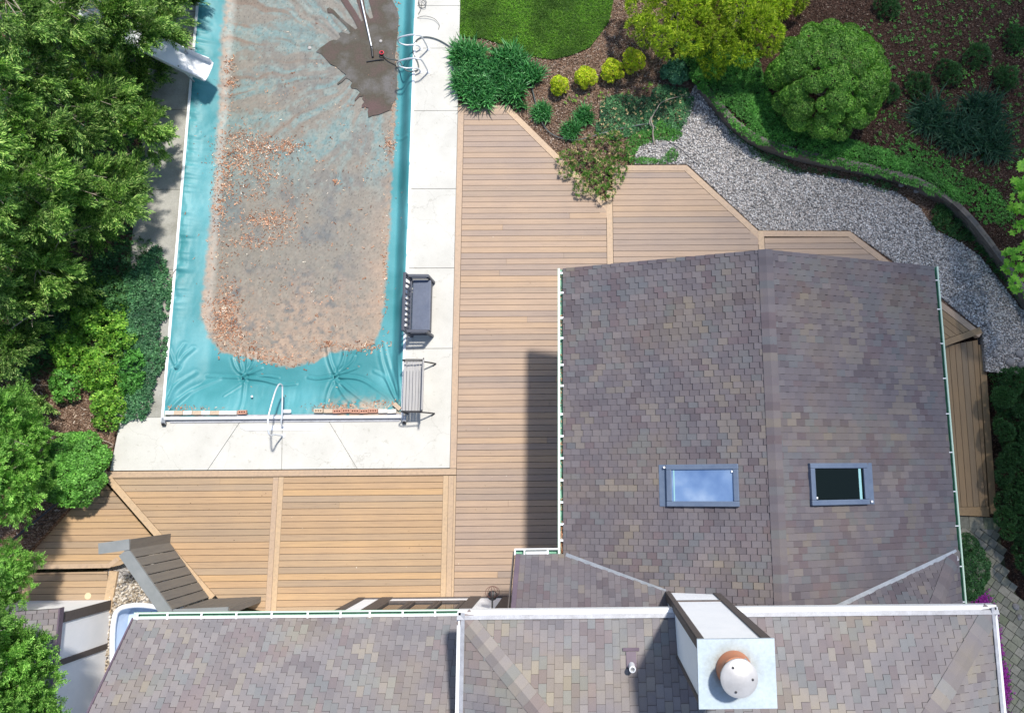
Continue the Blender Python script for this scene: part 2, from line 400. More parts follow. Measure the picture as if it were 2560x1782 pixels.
def T_leaves(seed, n=4, lw=0.5, spreadr=1.0, tilt=0.6):
    """a few flat pointed leaves facing outward"""
    r = random.Random(seed); Q = []
    for i in range(n):
        a = 2 * math.pi * i / n + r.uniform(-0.5, 0.5); d = np.array([math.cos(a), math.sin(a), r.uniform(-0.2, tilt)])
        d /= np.linalg.norm(d); c = np.array([math.cos(a), math.sin(a), 0]) * 0.12 * spreadr
        Q.append(quad_strand(c, c + d * r.uniform(0.7, 1.1), lw * 0.5 * r.uniform(0.8, 1.2), (r.uniform(-0.5, 0.5), r.uniform(-0.5, 0.5), 1)))
    return np.array(Q)
def T_blade(seed, n=7, w=0.045, bend=0.5):
    """tussock of arching grass blades, 3 segments each"""
    r = random.Random(seed); Q = []
    for i in range(n):
        a = r.uniform(0, 2 * math.pi); o = np.array([r.uniform(-.15, .15), r.uniform(-.15, .15), 0]); h = r.uniform(0.6, 1.1); b = bend * r.uniform(0.3, 1.3)
        dx = np.array([math.cos(a), math.sin(a), 0]); sd = np.array([-math.sin(a), math.cos(a), 0])
        P = [o + dx * b * t * t * h + np.array([0, 0, h * (t - 0.28 * b * t * t)]) for t in (0, 0.4, 0.75, 1)]; ww = [w, w, w * 0.7, 0.004]
        for k in range(3): Q.append([P[k] - sd * ww[k], P[k] + sd * ww[k], P[k + 1] + sd * ww[k + 1], P[k + 1] - sd * ww[k + 1]])
    return np.array(Q)
def T_maple(seed):
    r = random.Random(seed); pts = []
    for k in range(12):
        a = math.pi / 2 + (k - 5.5) / 12 * 2 * math.pi; rr = (0.55 if k % 2 else 0.33) * r.uniform(0.9, 1.1)
        pts.append(np.array([math.cos(a) * rr, math.sin(a) * rr, 0.10 * (rr - 0.4) + r.uniform(-.03, .03)]))
    c = np.array([0, 0, 0.04]); Q = []
    for k in range(0, 12, 2): Q.append([c, pts[k - 1], pts[k], pts[(k + 1) % 12]])
    return np.array(Q)
def T_chip(seed, w=0.35):
    r = random.Random(seed); t = r.uniform(-0.15, 0.15)
    return np.array([[[-.5, -w / 2, t], [.5, -w / 2 * r.uniform(.4, 1), -t], [.5 * r.uniform(.8, 1), w / 2, t * .5 + .05], [-.5, w / 2 * r.uniform(.5, 1), .06]]])
FROND = [T_frond(i, 20, 0.3, 0.030) for i in range(6)]
TUFT = [T_tuft(i, 15, 0.06) for i in range(5)]
LEAF = [T_leaves(i, 4, 0.55) for i in range(5)]
LEAFB = [T_leaves(i + 9, 5, 0.62, 1.2, 0.4) for i in range(5)]
BLADE = [T_blade(i) for i in range(6)]
CHIP = [T_chip(i) for i in range(5)]

def lobes(c, rx, ry, rz, n, r0, r1, seed, zmin=0.0):
    """lobe centres on the upper surface of an ellipsoid standing on zmin"""
    g = np.random.default_rng(seed); out = []
    for i in range(n):
        u = (i + 0.5) / n; ph = i * 2.39996 + g.uniform(-.3, .3); z = 1 - u * 1.02; rr = math.sqrt(max(0, 1 - z * z))
        p = np.array([c[0] + rx * rr * math.cos(ph), c[1] + ry * rr * math.sin(ph), max(zmin + 0.02, c[2] + rz * z)])
        out.append((p, g.uniform(r0, r1)))
    return out
def lobe_points(lobs, per, seed, squash=0.8, upbias=-0.35, core=None, jit=0.06):
    g = np.random.default_rng(seed); P = []; Nn = []; TI = []
    C = np.array([l[0] for l in lobs]); R = np.array([l[1] for l in lobs])
    for c, r in lobs:
        k = int(per * (r / R.mean()) ** 2); d = g.normal(size=(k, 3)); d /= np.linalg.norm(d, axis=1, keepdims=True)
        d = d[d[:, 2] > upbias]; p = c + d * r * np.array([1, 1, squash]) * (1 + g.uniform(-jit, jit, (len(d), 1)))
        q = (p[:, None, :] - C[None]) / (R[None, :, None] * np.array([1, 1, squash])); inside = (np.linalg.norm(q, axis=2) < 0.82).any(axis=1)
        p = p[~inside]; d = d[~inside]; P.append(p); Nn.append(d); TI.append(np.full(len(p), g.uniform(0.2, 0.8)) + g.uniform(-0.2, 0.2, len(p)))
    return np.concatenate(P), np.concatenate(Nn), np.clip(np.concatenate(TI), 0, 1)

# ================================================================== THE SETTING
def structure(o): o['kind'] = 'structure'; return o
mb = MB(); mb.poly([(-90, -90, -0.5), (90, -90, -0.5), (90, 90, -0.5), (-90, 90, -0.5)]); structure(mb.build('ground', M_['earth']))
def sheet(name, pts, z, m, zb=-0.52):
    mb = MB(); mb.prism([(p[0], p[1]) for p in PX(pts, z)], zb, z); return structure(mb.build(name, m))
bed_px = [(1148, -500), (3400, -500), (3400, 930), (2465, 930), (2456, 834), (2125, 580), (1898, 580), (1717, 415), (1520, 415), (1515, 700), (1148, 300)]
sheet('mulch_bed', bed_px, -0.06, M_['mulch'])
def smooth_poly(pts, k=6):
    P = crom([(a, b, 0) for a, b in pts] + [(pts[0][0], pts[0][1], 0)], k); return [(p.x, p.y) for p in P[:-1]]
lawn_px = [(1148, -300), (1148, 92), (1210, 97), (1270, 115), (1330, 142), (1385, 149), (1430, 138), (1475, 118), (1500, 85), (1522, 55), (1534, 0), (1545, -80), (1540, -300)]
lawn_w = [(p[0], p[1]) for p in PX(lawn_px, -0.03)]
mb = MB(); mb.prism(lawn_w, -0.3, -0.03); structure(mb.build('lawn', M_['lawnbase']))
grav_px = [(1738, 212), (1712, 262), (1705, 310), (1690, 340), (1640, 345), (1590, 372), (1585, 411), (1719, 411), (1898, 576), (2125, 576), (2300, 700), (2456, 828), (2466, 928), (2560, 934), (2660, 920), (2640, 800), (2555, 775), (2490, 690), (2450, 640), (2400, 605), (2340, 575), (2300, 520), (2240, 480), (2150, 455), (2060, 440), (1990, 428), (1920, 400), (1850, 345), (1800, 290), (1765, 235)]
grav_w = [(p[0], p[1]) for p in PX(grav_px, -0.03)]
mb = MB(); mb.prism(grav_w, -0.3, -0.035); structure(mb.build('gravel_path', M_['gravelbase']))
# raised bed behind the curved retaining wall
wall_px = [(1752, 208), (1790, 258), (1840, 312), (1900, 352), (1980, 380), (2080, 402), (2180, 424), (2280, 450), (2360, 492), (2420, 545), (2480, 620), (2560, 730), (2620, 830)]
wl = crom([W(a, b, 0.34) for a, b in wall_px], 6)
def offset_line(line, d):
    out = []
    for i, p in enumerate(line):
        t = line[min(i + 1, len(line) - 1)] - line[max(i - 1, 0)]; t.normalize(); out.append(Vector((p.x - t.y * d, p.y + t.x * d, p.z)))
    return out
bedback = [(p.x, p.y) for p in offset_line(wl, 0.10)] + [(p[0], p[1]) for p in PX([(3600, 900), (3600, -700), (1650, -700), (1690, 60), (1720, 160)], 0.3)]
mb = MB(); mb.prism(bedback, -0.4, 0.30); structure(mb.build('garden_bed', M_['soil']))
mb = MB(); mb.prism([(p[0], p[1]) for p in PX([(2330, 836), (2456, 838), (2466, 934), (3400, 936), (3400, 2300), (2330, 2300)], -0.3)], -0.45, -0.3); structure(mb.build('side_bed', M_['soil']))
# planting soil left of the pool
mb = MB(); mb.prism([(-30, 30), (-10.93, 30), (-10.93, 0.1), (-11.2, 0.1), (-12.6, -1.6), (-30, -1.6)], -0.5, -0.04); structure(mb.build('planting_bed', M_['mulch']))

# ---- concrete pool deck, panels with open joints
PL, PR, PB = -9.80, -4.29, 1.30                         # pool: left, right, bottom edges (metres)
mb = MB(); g = 0.006
ys = [W(1090, y)[1] for y in (-260, -120, 15, 121, 277, 472, 670, 871)]
def panel(p): mb.prism([(q[0], q[1]) for q in p], -0.12, 0.0)
for i in range(len(ys) - 1): panel([(PR, ys[i] - g), (-3.15, ys[i] - g), (-3.15, ys[i + 1] + g), (PR, ys[i + 1] + g)])
A_, B_, C_ = W(603, 1050), W(706, 1050), W(820, 1050); a_, b_, c_ = W(519, 1174), W(704, 1172), W(893, 1170); y1 = 0.19
def on(pt, y, q): t = (y - pt[1]) / (q[1] - pt[1]); return pt[0] + (q[0] - pt[0]) * t
panel([(-10.93, y1), (a_[0] - g, y1), (on(A_, PB, a_) - g, PB), (PL - 0.0, PB), (PL - 0.01, PB + 0.1), (-10.8, PB + 0.1)])
panel([(a_[0] + g, y1), (b_[0] - g, y1), (on(B_, PB, b_) - g, PB), (on(A_, PB, a_) + g, PB)])
panel([(b_[0] + g, y1), (c_[0] - g, y1), (on(C_, PB, c_) - g, PB), (on(B_, PB, b_) + g, PB)])
panel([(c_[0] + g, y1), (-3.15, y1), (-3.15, ys[-1] - g), (PR, ys[-1] - g), (PR, PB), (on(C_, PB, c_) + g, PB)])
structure(mb.build('pool_deck', M_['concrete']))
mb = MB(); yl = [W(430, y)[1] for y in (-300, -120, 30, 274, 474, 674, 860)] + [PB + 0.1]
for i in range(len(yl) - 1): mb.prism([(-10.93, yl[i] - g), (PL, yl[i] - g), (PL, yl[i + 1] + g), (-10.93, yl[i + 1] + g)], -0.12, 0.0)
structure(mb.build('pool_walkway', M_['darkconcrete']))
mb = MB(); mb.prism([(-3.15, 20), (-3.15, 0.1), (-11, 0.1), (-11, 20)], -0.5, -0.45); structure(mb.build('pool_floor', mat('dark_joint', (0.06, 0.055, 0.05), 0.9)))

# ---- timber decks
def boards(mb, conv, z, ang=0.0, pitch=0.1432, off=0.0, th=0.026, gap=0.010, maxlen=None):
    c, s = math.cos(-ang), math.sin(-ang); P = [(p[0] * c - p[1] * s, p[0] * s + p[1] * c) for p in conv]
    lo = min(p[1] for p in P); hi = max(p[1] for p in P); k0 = math.floor((lo - off) / pitch); k1 = math.ceil((hi - off) / pitch)
    for k in range(k0, k1):
        y0 = off + k * pitch + gap / 2; y1 = y0 + pitch - gap
        q = clipconv([(-60, y0), (60, y0), (60, y1), (-60, y1)], P)
        if len(q) < 3 or area2(q) < 0.002: continue
        xa = min(p[0] for p in q); xb = max(p[0] for p in q); cuts = [xa - 1] + ([rnd.uniform(xa + .8, xb - .8)] if xb - xa > 3.4 and rnd.random() < .10 else []) + [xb + 1]
        for ci in range(len(cuts) - 1):
            q_ = clip(clip(q, (1, 0), cuts[ci + 1] - .002), (-1, 0), -cuts[ci] - .002)
            if len(q_) >= 3: mb.prism([(p[0] * c + p[1] * s, -p[0] * s + p[1] * c) for p in q_], z - th, z + rnd.uniform(-0.001, 0.001))
def strip(mb, a, b, wd, side, z, th=0.16, ext=0.0):
    """border board from a to b, lying to the given side (+1 left) of the line"""
    a = Vector(a[:2]); b = Vector(b[:2]); d = (b - a).normalized(); n = Vector((-d.y, d.x)) * side
    a = a - d * ext; b = b + d * ext
    mb.prism([tuple(a), tuple(b), tuple(b + n * wd), tuple(a + n * wd)], z - th, z + 0.001)
XB = -3.14                                                # west edge of the main deck
D0 = [(p[0], p[1]) for p in PX([(1147, 263), (1270, 264), (1520, 510), (1520, 413), (1717, 413), (1896, 577), (2125, 578), (2456, 832)])]
y_top = D0[0][1]; S1x = W(1516, 560)[0]
bw = 0.143
mb = MB()
dd = Vector((D0[2][0] - D0[1][0], D0[2][1] - D0[1][1])).normalized(); nn = Vector((-dd.y, dd.x)) * -1; q1 = Vector(D0[1]) + nn * (bw + .01); q2 = Vector(D0[2]) + nn * (bw + .01)
inner_top = y_top - bw - 0.008
xq = q1.x + (inner_top - q1.y) * dd.x / dd.y; yq = q1.y + (S1x - q1.x) * dd.y / dd.x
boards(mb, [(XB + bw + .01, inner_top), (xq, inner_top), (S1x, yq), (S1x, -2.75), (XB + bw + .01, -2.75)], 0.0, off=0.02)
S2 = S1x + bw + .02; y2 = D0[4][1]; S3x = W(1897, 640)[0]
d2 = Vector((D0[5][0] - D0[4][0], D0[5][1] - D0[4][1])).normalized(); n2 = Vector((d2.y, -d2.x)) * 1.0
p4 = Vector(D0[4]) + n2 * -(bw + .01) if (Vector(D0[4]) + n2 * .1).y > D0[4][1] else Vector(D0[4]) + n2 * (bw + .01)
it2 = y2 - bw - .008; x4 = p4.x + (it2 - p4.y) * d2.x / d2.y; x5 = S3x - .0; y5 = p4.y + (x5 - p4.x) * d2.y / d2.x
boards(mb, [(S2, it2), (x4, it2), (x5, y5), (x5, 3.7), (S2, 3.7)], 0.0, off=0.05)
d3 = Vector((D0[7][0] - D0[6][0], D0[7][1] - D0[6][1])).normalized(); n3 = Vector((d3.y, -d3.x)); p6 = Vector(D0[6]) + n3 * (bw + .01)
if p6.y > D0[6][1]: p6 = Vector(D0[6]) - n3 * (bw + .01)
it3 = D0[6][1] - bw - .008; x6 = p6.x + (it3 - p6.y) * d3.x / d3.y
yl3 = 3.9; x7 = p6.x + (yl3 - p6.y) * d3.x / d3.y
y74 = p6.y + (7.6 - p6.x) * d3.y / d3.x
boards(mb, [(S3x + bw + .02, it3), (x6, it3), (7.6, y74), (7.6, yl3), (S3x + bw + .02, yl3)], 0.0, off=0.08)
structure(mb.build('deck', M_['board']))
mb = MB()
S2a = W(690, 1300)[0]; S2b = W(1119, 1300)[0]; yT = 0.17 - bw - .008
bw2 = 0.14
dl = Vector((-8.435 + 11.103, -2.693 - 0.067)).normalized(); nl = Vector((-dl.y, dl.x))
e0 = Vector((-11.103, 0.067)) + nl * (bw + .01); xa = e0.x + (yT - e0.y) * dl.x / dl.y; xb = e0.x + (-2.75 - e0.y) * dl.x / dl.y
boards(mb, [(xa, yT), (S2a - .125, yT), (S2a - .125, -2.95), (xb, -2.75)], 0.0, off=0.0)
boards(mb, [(S2a + .125, yT), (S2b - .127, yT), (S2b - .127, -2.95), (S2a + .125, -2.95)], 0.0, off=0.012)
structure(mb.build('deck_boards', M_['board_low']))
mb = MB()
strip(mb, (XB, y_top), (XB, 0.18), bw, 1, 0.0)
strip(mb, (XB + bw, y_top), (D0[1][0] + .05, D0[1][1]), bw, -1, 0.0)
strip(mb, D0[1], D0[2], bw, -1, -0.002)
strip(mb, (S1x + .01, D0[2][1] + .35), (S1x + .01, 3.7), bw, 1, -0.001)
strip(mb, (S2 - .01, y2), D0[4], bw, -1, 0.0); strip(mb, D0[4], D0[5], bw, -1, -0.002)
strip(mb, (S3x + .01, D0[5][1]), (S3x + .01, 3.7), bw, 1, -0.001)
for q5 in (D0[5], D0[2]): mb.prism([(q5[0], q5[1]), (q5[0] + .02, q5[1] - .35), (q5[0] - .2, q5[1] - .35), (q5[0] - .2, q5[1])], -.03, -.004)
strip(mb, (S3x + bw, D0[5][1]), D0[6], bw, -1, 0.0); strip(mb, D0[6], D0[7], bw, -1, -0.002)
structure(mb.build('deck_border', M_['border']))
mb = MB()
strip(mb, (XB + bw, 0.17), (-11.1, 0.17), bw - .004, 1, 0.0, 0.1)
for sx in (S2a, S2b):
    for o in (-.121, .003): mb.prism([(sx + o, yT - .006), (sx + o + .117, yT - .006), (sx + o + .117, -2.95), (sx + o, -2.95)], -0.03, 0.001)
mb.prism([(S2b + .126, yT - .006), (-2.995, yT - .006), (-2.995, -2.95), (S2b + .126, -2.95)], -0.03, 0.001)
strip(mb, (-11.103, 0.067), (-8.435, -2.693), bw, 1, 0.003)
structure(mb.build('deck_edge_board', M_['border_warm']))
# lower landings on the west side
zl = -0.17
P6 = [(p[0], p[1]) for p in PX([(250, 1192), (400, 1365), (300, 1412), (282, 1416), (0, 1420), (-60, 1300), (0, 1200)], zl)]
mb = MB(); boards(mb, P6, zl, off=0.03)
P7 = [(p[0], p[1]) for p in PX([(60, 1432), (268, 1428), (272, 1528), (50, 1530)], -0.34)]
boards(mb, P7, -0.34, off=0.0)
structure(mb.build('deck_landing', M_['board_low']))
mb = MB()
q0 = W(-20, 1424, zl); q1_ = W(274, 1419, zl); strip(mb, q0, q1_, 0.1, 1, zl + .004, 0.17)
q2_ = W(298, 1400, zl); strip(mb, q1_, q2_, 0.1, 1, zl + .003, 0.17)
q3 = W(294, 1428, -.34); q4 = W(276, 1532, -.34); strip(mb, q3, q4, 0.19, -1, -.338, 0.12)
structure(mb.build('deck_landing_border', M_['border_warm']))
# east landing under the wing eave
Q0 = [(p[0], p[1]) for p in PX([(2440, 832), (2360, 868)])]
pe = Vector(D0[7]); pw = Vector(W(2345, 872)[:2]); dn = (pe - pw).normalized(); pw = pw - dn * 1.2
mb = MB(); ang3 = math.atan2(d3.y, d3.x); i7 = pe - d3 * 0.30 + Vector((-.02, -.0))
nlow = Vector((-dn.y, dn.x))
ta = pw + nlow * .16; tb = pe + nlow * .16 - dn * .22
tl = ta + dn * ((7.61 - ta.x) / dn.x); den_ = d3.x * dn.y - d3.y * dn.x; tt_ = ((ta.x - p6.x) * dn.y - (ta.y - p6.y) * dn.x) / den_; ic = p6 + d3 * tt_
boards(mb, [tuple(tl), tuple(ic), (7.61, y74 - .01)], 0.0, ang=ang3, off=0.03)
zr = -0.15
P8 = [(p[0], p[1]) for p in PX([(2340, 880), (2448, 850), (2478, 1262), (2340, 1262)], zr)]
xr0, xr1 = 7.6, W(2440, 870, zr)[0]; yb = W(2420, 1266, zr)[1]
boards(mb, [(7.4, W(2360, 888, zr)[1] - .0), (W(2446, 870, zr)[0], W(2440, 866, zr)[1] + .16), (W(2470, 1262, zr)[0], yb), (7.4, yb)], zr, ang=math.pi / 2 - .01, off=0.02)
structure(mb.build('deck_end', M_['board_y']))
mb = MB()
strip(mb, tuple(pw), tuple(pe), 0.15, 1, 0.001, .15)
strip(mb, W(2446, 862, zr), W(2476, 1284, zr), .15, 1, zr + .002, .15)
arc = [(7.3, yb - .01 + .0)] ; xs = np.linspace(7.3, W(2472, 1270, zr)[0], 9)
top = [(x, yb - .008) for x in xs]; bot = [(x, yb - .17 - .06 * ((x - 7.3) / 2) ** 2) for x in xs[::-1]]
mb.prism(top + bot, zr - .12, zr + .002)
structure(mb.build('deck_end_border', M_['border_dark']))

# ---- paver path on the right
mb = MB(); zp = -0.22; g2 = .012
arc0 = []
for i in range(7):
    x0 = 7.2 + i * .34; x1 = x0 + .33
    f_ = lambda x: yb - .19 - .06 * ((x - 7.3) / 2) ** 2
    mb.prism([(x0, f_(x0)), (x1, f_(x1)), (x1, f_(x1) - .27), (x0, f_(x0) - .27)], zp - .05, zp + .006)
path = [(p[0], p[1]) for p in PX([(2330, 1325), (2494, 1308), (2510, 1380), (2520, 1440), (2545, 1490), (2600, 1560), (2700, 1700), (2700, 1900), (2330, 1900)], zp)]
ca, sa = math.cos(math.radians(-38)), math.sin(math.radians(-38)); ux = 0.0
for r in range(-60, 60):
    xx = -12 + rnd.uniform(0, .2); y0 = r * .185
    while xx < 12:
        wv = rnd.choice([.17, .2, .25]); cx_, cy_ = xx + wv / 2, y0 + .09; X = 8.6 + cx_ * ca - cy_ * sa; Y = -3.0 + cx_ * sa + cy_ * ca
        if inpoly(X, Y, path):
            c4 = [(xx + g2 / 2, y0 + g2 / 2), (xx + wv - g2 / 2, y0 + g2 / 2), (xx + wv - g2 / 2, y0 + .185 - g2 / 2), (xx + g2 / 2, y0 + .185 - g2 / 2)]
            mb.prism([(8.6 + a * ca - b * sa, -3.0 + a * sa + b * ca) for a, b in c4], zp - .06, zp + rnd.uniform(-.004, .004))
        xx += wv
structure(mb.build('paver_path', islandmat('mossy_pavers', [(0, (0.17, 0.17, 0.13)), (0.35, (0.24, 0.235, 0.19)), (0.7, (0.31, 0.29, 0.235)), (1, (0.19, 0.21, 0.13))], 0.9, (16, 0.25), bmp=0.4)))
mb = MB(); mb.prism([(p[0], p[1]) for p in path], -0.4, zp - .03); structure(mb.build('path_moss', noisy('joint_moss', (0.035, 0.05, 0.02), (0.06, 0.06, 0.035), 9, 0.95)))
mb = MB(); mb.prism([(-11.4, -2.2), (-9.6, -1.5), (-8.3, -2.75), (-8.3, -7), (-11.4, -7)], -.5, -.40); structure(mb.build('pebble_strip', M_['gravelbase']))

# ---- pebbles, mulch chips, grass (things nobody could count)
def tintmat(name, stops, rough=0.8):
    M = mat(name, stops[0][1], rough, 0, 0.3); a = N(M, 'ShaderNodeAttribute', attribute_name='tint'); base(M, ramp(M, a.outputs['Fac'], stops).outputs[0]); return M
def T_stone(seed):
    r = random.Random(seed); h = r.uniform(.22, .4); k = [(math.cos(a) * r.uniform(.38, .55), math.sin(a) * r.uniform(.28, .42)) for a in [i * math.pi / 3 + r.uniform(-.2, .2) for i in range(6)]]
    B = [np.array([x, y, -.1]) for x, y in k]; T = [np.array([x * .62, y * .62, h + r.uniform(-.05, .05)]) for x, y in k]; Q = []
    for i in range(6): Q.append([B[i], B[(i + 1) % 6], T[(i + 1) % 6], T[i]])
    Q.append([T[0], T[1], T[2], T[3]]); Q.append([T[3], T[4], T[5], T[0]]); return np.array(Q)
STONE = [T_stone(i) for i in range(8)]
def fill(poly, dens, seed, margin=0.0):
    g_ = np.random.default_rng(seed); xs = [p[0] for p in poly]; ys_ = [p[1] for p in poly]
    A = (max(xs) - min(xs)) * (max(ys_) - min(ys_)); n = int(A * dens)
    X = g_.uniform(min(xs), max(xs), n); Y = g_.uniform(min(ys_), max(ys_), n); k = inpoly_np(X, Y, poly)
    if margin: k &= segdist(X, Y, poly) > margin
    return X[k], Y[k]
UP = np.array([[0, 0, 1.0]])
def flat_nrm(n, seed, tilt=0.25):
    g_ = np.random.default_rng(seed); v = g_.normal(size=(n, 3)) * tilt; v[:, 2] = 1; return v
vis = [(p[0], p[1]) for p in PX([(1500, 100), (2700, 100), (2700, 960), (1500, 960)], 0)]
gw = clipconv(grav_w, vis) if False else grav_w
X, Y = fill(gw, 900, 3); k = Y > 2.2; X, Y = X[k], Y[k]; Z = -0.035 + NR.uniform(-.008, .022, len(X))
M_['pebble'] = tintmat('river_pebbles', [(0, (0.16, 0.155, 0.15)), (0.2, (0.32, 0.31, 0.30)), (0.45, (0.52, 0.50, 0.48)), (0.7, (0.66, 0.645, 0.62)), (0.86, (0.55, 0.48, 0.43)), (1, (0.88, 0.87, 0.85))])
o = scatter('gravel', M_['pebble'], np.stack([X, Y, Z], 1), flat_nrm(len(X), 4), STONE, NR.uniform(.035, .065, len(X)), rs=4)
tag(o, 'pale grey river gravel spread along the path beside the deck', 'gravel', kind='stuff')
pb = [(-11.0, -2.6), (-9.9, -1.5), (-8.5, -2.75), (-8.4, -5.2), (-10.85, -5.2)]
X, Y = fill(pb, 700, 5); o = scatter('pebbles', tintmat('tan_pebbles', [(0, (0.2, 0.15, 0.1)), (0.4, (0.42, 0.36, 0.28)), (0.8, (0.58, 0.52, 0.44)), (1, (0.7, 0.66, 0.6))]), np.stack([X, Y, -.39 + NR.uniform(0, .03, len(X))], 1), flat_nrm(len(X), 6), STONE, NR.uniform(.05, .085, len(X)), rs=5)
tag(o, 'tan pebbles filling the strip between the deck landing and the house corner', 'pebbles', kind='stuff')
mul = [(p[0], p[1]) for p in PX([(1148, 85), (1560, -60), (1700, -60), (1760, 260), (1700, 340), (1560, 420), (1500, 480), (1390, 385), (1270, 266), (1148, 266)], -.06)]
X, Y = fill(mul, 900, 7); k = ~inpoly_np(X, Y, lawn_w); X, Y = X[k], Y[k]
o = scatter('mulch_chips', tintmat('bark_chips', [(0, (0.07, 0.04, 0.028)), (0.45, (0.17, 0.11, 0.078)), (0.8, (0.29, 0.21, 0.16)), (1, (0.50, 0.42, 0.35))]), np.stack([X, Y, -.05 + NR.uniform(0, .02, len(X))], 1), flat_nrm(len(X), 8, .5), CHIP, NR.uniform(.02, .055, len(X)), rs=7)
tag(o, 'brown bark mulch chips around the lawn edge and small shrubs', 'mulch', kind='stuff')
bb = [(p[0], p[1]) for p in PX([(1980, -80), (2700, -80), (2700, 700), (2480, 600), (2400, 510), (2300, 440), (2100, 390), (1980, 370)], .3)]
X, Y = fill(bb, 450, 9); o = scatter('leaf_litter', tintmat('litter_chips', [(0, (0.03, 0.017, 0.013)), (0.6, (0.085, 0.052, 0.038)), (0.95, (0.15, 0.105, 0.075)), (1, (0.36, 0.3, 0.24))]), np.stack([X, Y, .305 + NR.uniform(0, .02, len(X))], 1), flat_nrm(len(X), 8, .5), CHIP, NR.uniform(.02, .06, len(X)), rs=9)
tag(o, 'dark brown leaf litter and mulch on the shaded raised bed', 'leaf litter', kind='stuff')
lb = [(-14.5, -1.3), (-12.4, -1.3), (-11.15, 0.1), (-10.95, 1.0), (-10.95, 4.8), (-14.5, 4.8)]
X, Y = fill(lb, 420, 19); o = scatter('bed_litter', tintmat('bed_chips', [(0, (0.08, 0.045, 0.03)), (0.6, (0.20, 0.13, 0.09)), (0.9, (0.34, 0.25, 0.18)), (1, (0.6, 0.53, 0.45))]), np.stack([X, Y, -.035 + NR.uniform(0, .02, len(X))], 1), flat_nrm(len(X), 8, .5), CHIP, NR.uniform(.03, .08, len(X)), rs=19)
tag(o, 'dry tan bark and dead leaves under the shrubs left of the pool', 'leaf litter', kind='stuff')
M_['grass'] = leafmat('lawn_grass', [(0, (0.055, 0.16, 0.014)), (0.5, (0.10, 0.25, 0.025)), (1, (0.22, 0.36, 0.07))], 0.3, tint=0.5)
lv = [(p[0], p[1]) for p in PX([(1148, -80), (1560, -80), (1560, 160), (1148, 160)], 0)]
X, Y = fill(clipconv(lv, lv) and lawn_w, 1500, 10); k = Y < 13.0; X, Y = X[k], Y[k]
ti = np.clip(fbm(X, Y, 1.9, 5, 3) * 2.4 - .7 + NR.uniform(-.2, .2, len(X)), 0, 1)
o = scatter('lawn_grass', M_['grass'], np.stack([X, Y, np.full(len(X), -.035)], 1), flat_nrm(len(X), 11, .5), [T_blade(i + 30, 5, .05, .7) for i in range(5)], NR.uniform(.035, .065, len(X)), tint=ti, rs=10)
tag(o, 'bright green mown grass of the small lawn beside the pool deck', 'grass', kind='stuff')

X = np.concatenate([NR.uniform(-3, 4, 110), NR.uniform(-11, -3, 70)]); Y = np.concatenate([NR.uniform(-2, 8.5, 110), NR.uniform(-2.5, 0, 70)])
k = ~((X > -.3) & (Y < 4)) & (Y < 9 - np.maximum(0, X + 1.9)); X, Y = X[k], Y[k]
o = scatter('deck_litter', tintmat('deck_specks', [(0, (0.05, 0.03, 0.02)), (0.5, (0.3, 0.2, 0.1)), (1, (0.8, 0.75, 0.65))]), np.stack([X, Y, np.full(len(X), .006)], 1), flat_nrm(len(X), 8, .2), CHIP, NR.uniform(.012, .032, len(X)), rs=77)
tag(o, 'tiny leaf specks and crumbs strewn over the deck boards', 'litter', kind='stuff')
# ---- unseen slabs added high over the garden to shade the right-hand side
def blocker_mat(alpha):
    M = mat('half_clear_blocker', (0.9, 0.9, 0.9), 1.0, 0, 0); t = M.node_tree; b = t.nodes['Principled BSDF']
    tr = N(M, 'ShaderNodeBsdfTransparent'); mx = N(M, 'ShaderNodeMixShader'); mx.inputs[0].default_value = alpha
    L(M, tr.outputs[0], mx.inputs[1]); L(M, b.outputs[0], mx.inputs[2]); L(M, mx.outputs[0], t.nodes['Material Output'].inputs[0]); return M
CH = 120.0
def shade_blocker(name, gpts, alpha, label):
    """closed thin half-clear slab whose outline shades the given ground outline"""
    P = crom([(x + SUN.x / SUN.z * CH, y + SUN.y / SUN.z * CH, CH) for x, y in gpts + gpts[:1]], 8)[:-1]
    c = sum((p for p in P), Vector()) / len(P); bm = MB(); n = len(P); rings = []
    for s, dz in ((0.995, 0), (1.0, .3), (0.97, 1.0), (0.93, 1.4), (0.90, 1.5)):
        rings.append([(c.x + (p.x - c.x) * s, c.y + (p.y - c.y) * s, CH + dz) for p in P])
    for r in rings: bm.v += r
    for i in range(len(rings) - 1):
        for j in range(n): bm.f.append([i * n + j, i * n + (j + 1) % n, (i + 1) * n + (j + 1) % n, (i + 1) * n + j]); bm.c.append(None)
    bm.f.append(list(range(n))[::-1]); bm.f.append([4 * n + j for j in range(n)]); bm.c += [None, None]
    return tag(bm.build(name, blocker_mat(alpha), smooth=True), kind='structure')
shade_blocker('shade_blocker', [(1.5, 8.4), (1.55, 7.0), (1.55, 4.5), (1.9, 2.2), (3.0, -.5), (4.5, -3), (5.5, -6), (9, -14), (30, -16), (38, 14), (20, 40), (10, 34), (8.0, 14.5), (6.6, 9.4), (3.6, 8.6)], 0.20, '')
shade_blocker('shade_blocker', [(7.9, 16), (7.4, 11), (6.6, 8.5), (4.6, 7.4), (3.3, 5.5), (3.3, 2.5), (4.4, -.5), (6.2, -2.5), (8.6, -4.5), (12, -9), (30, -12), (34, 14), (20, 36)], 0.52, '')


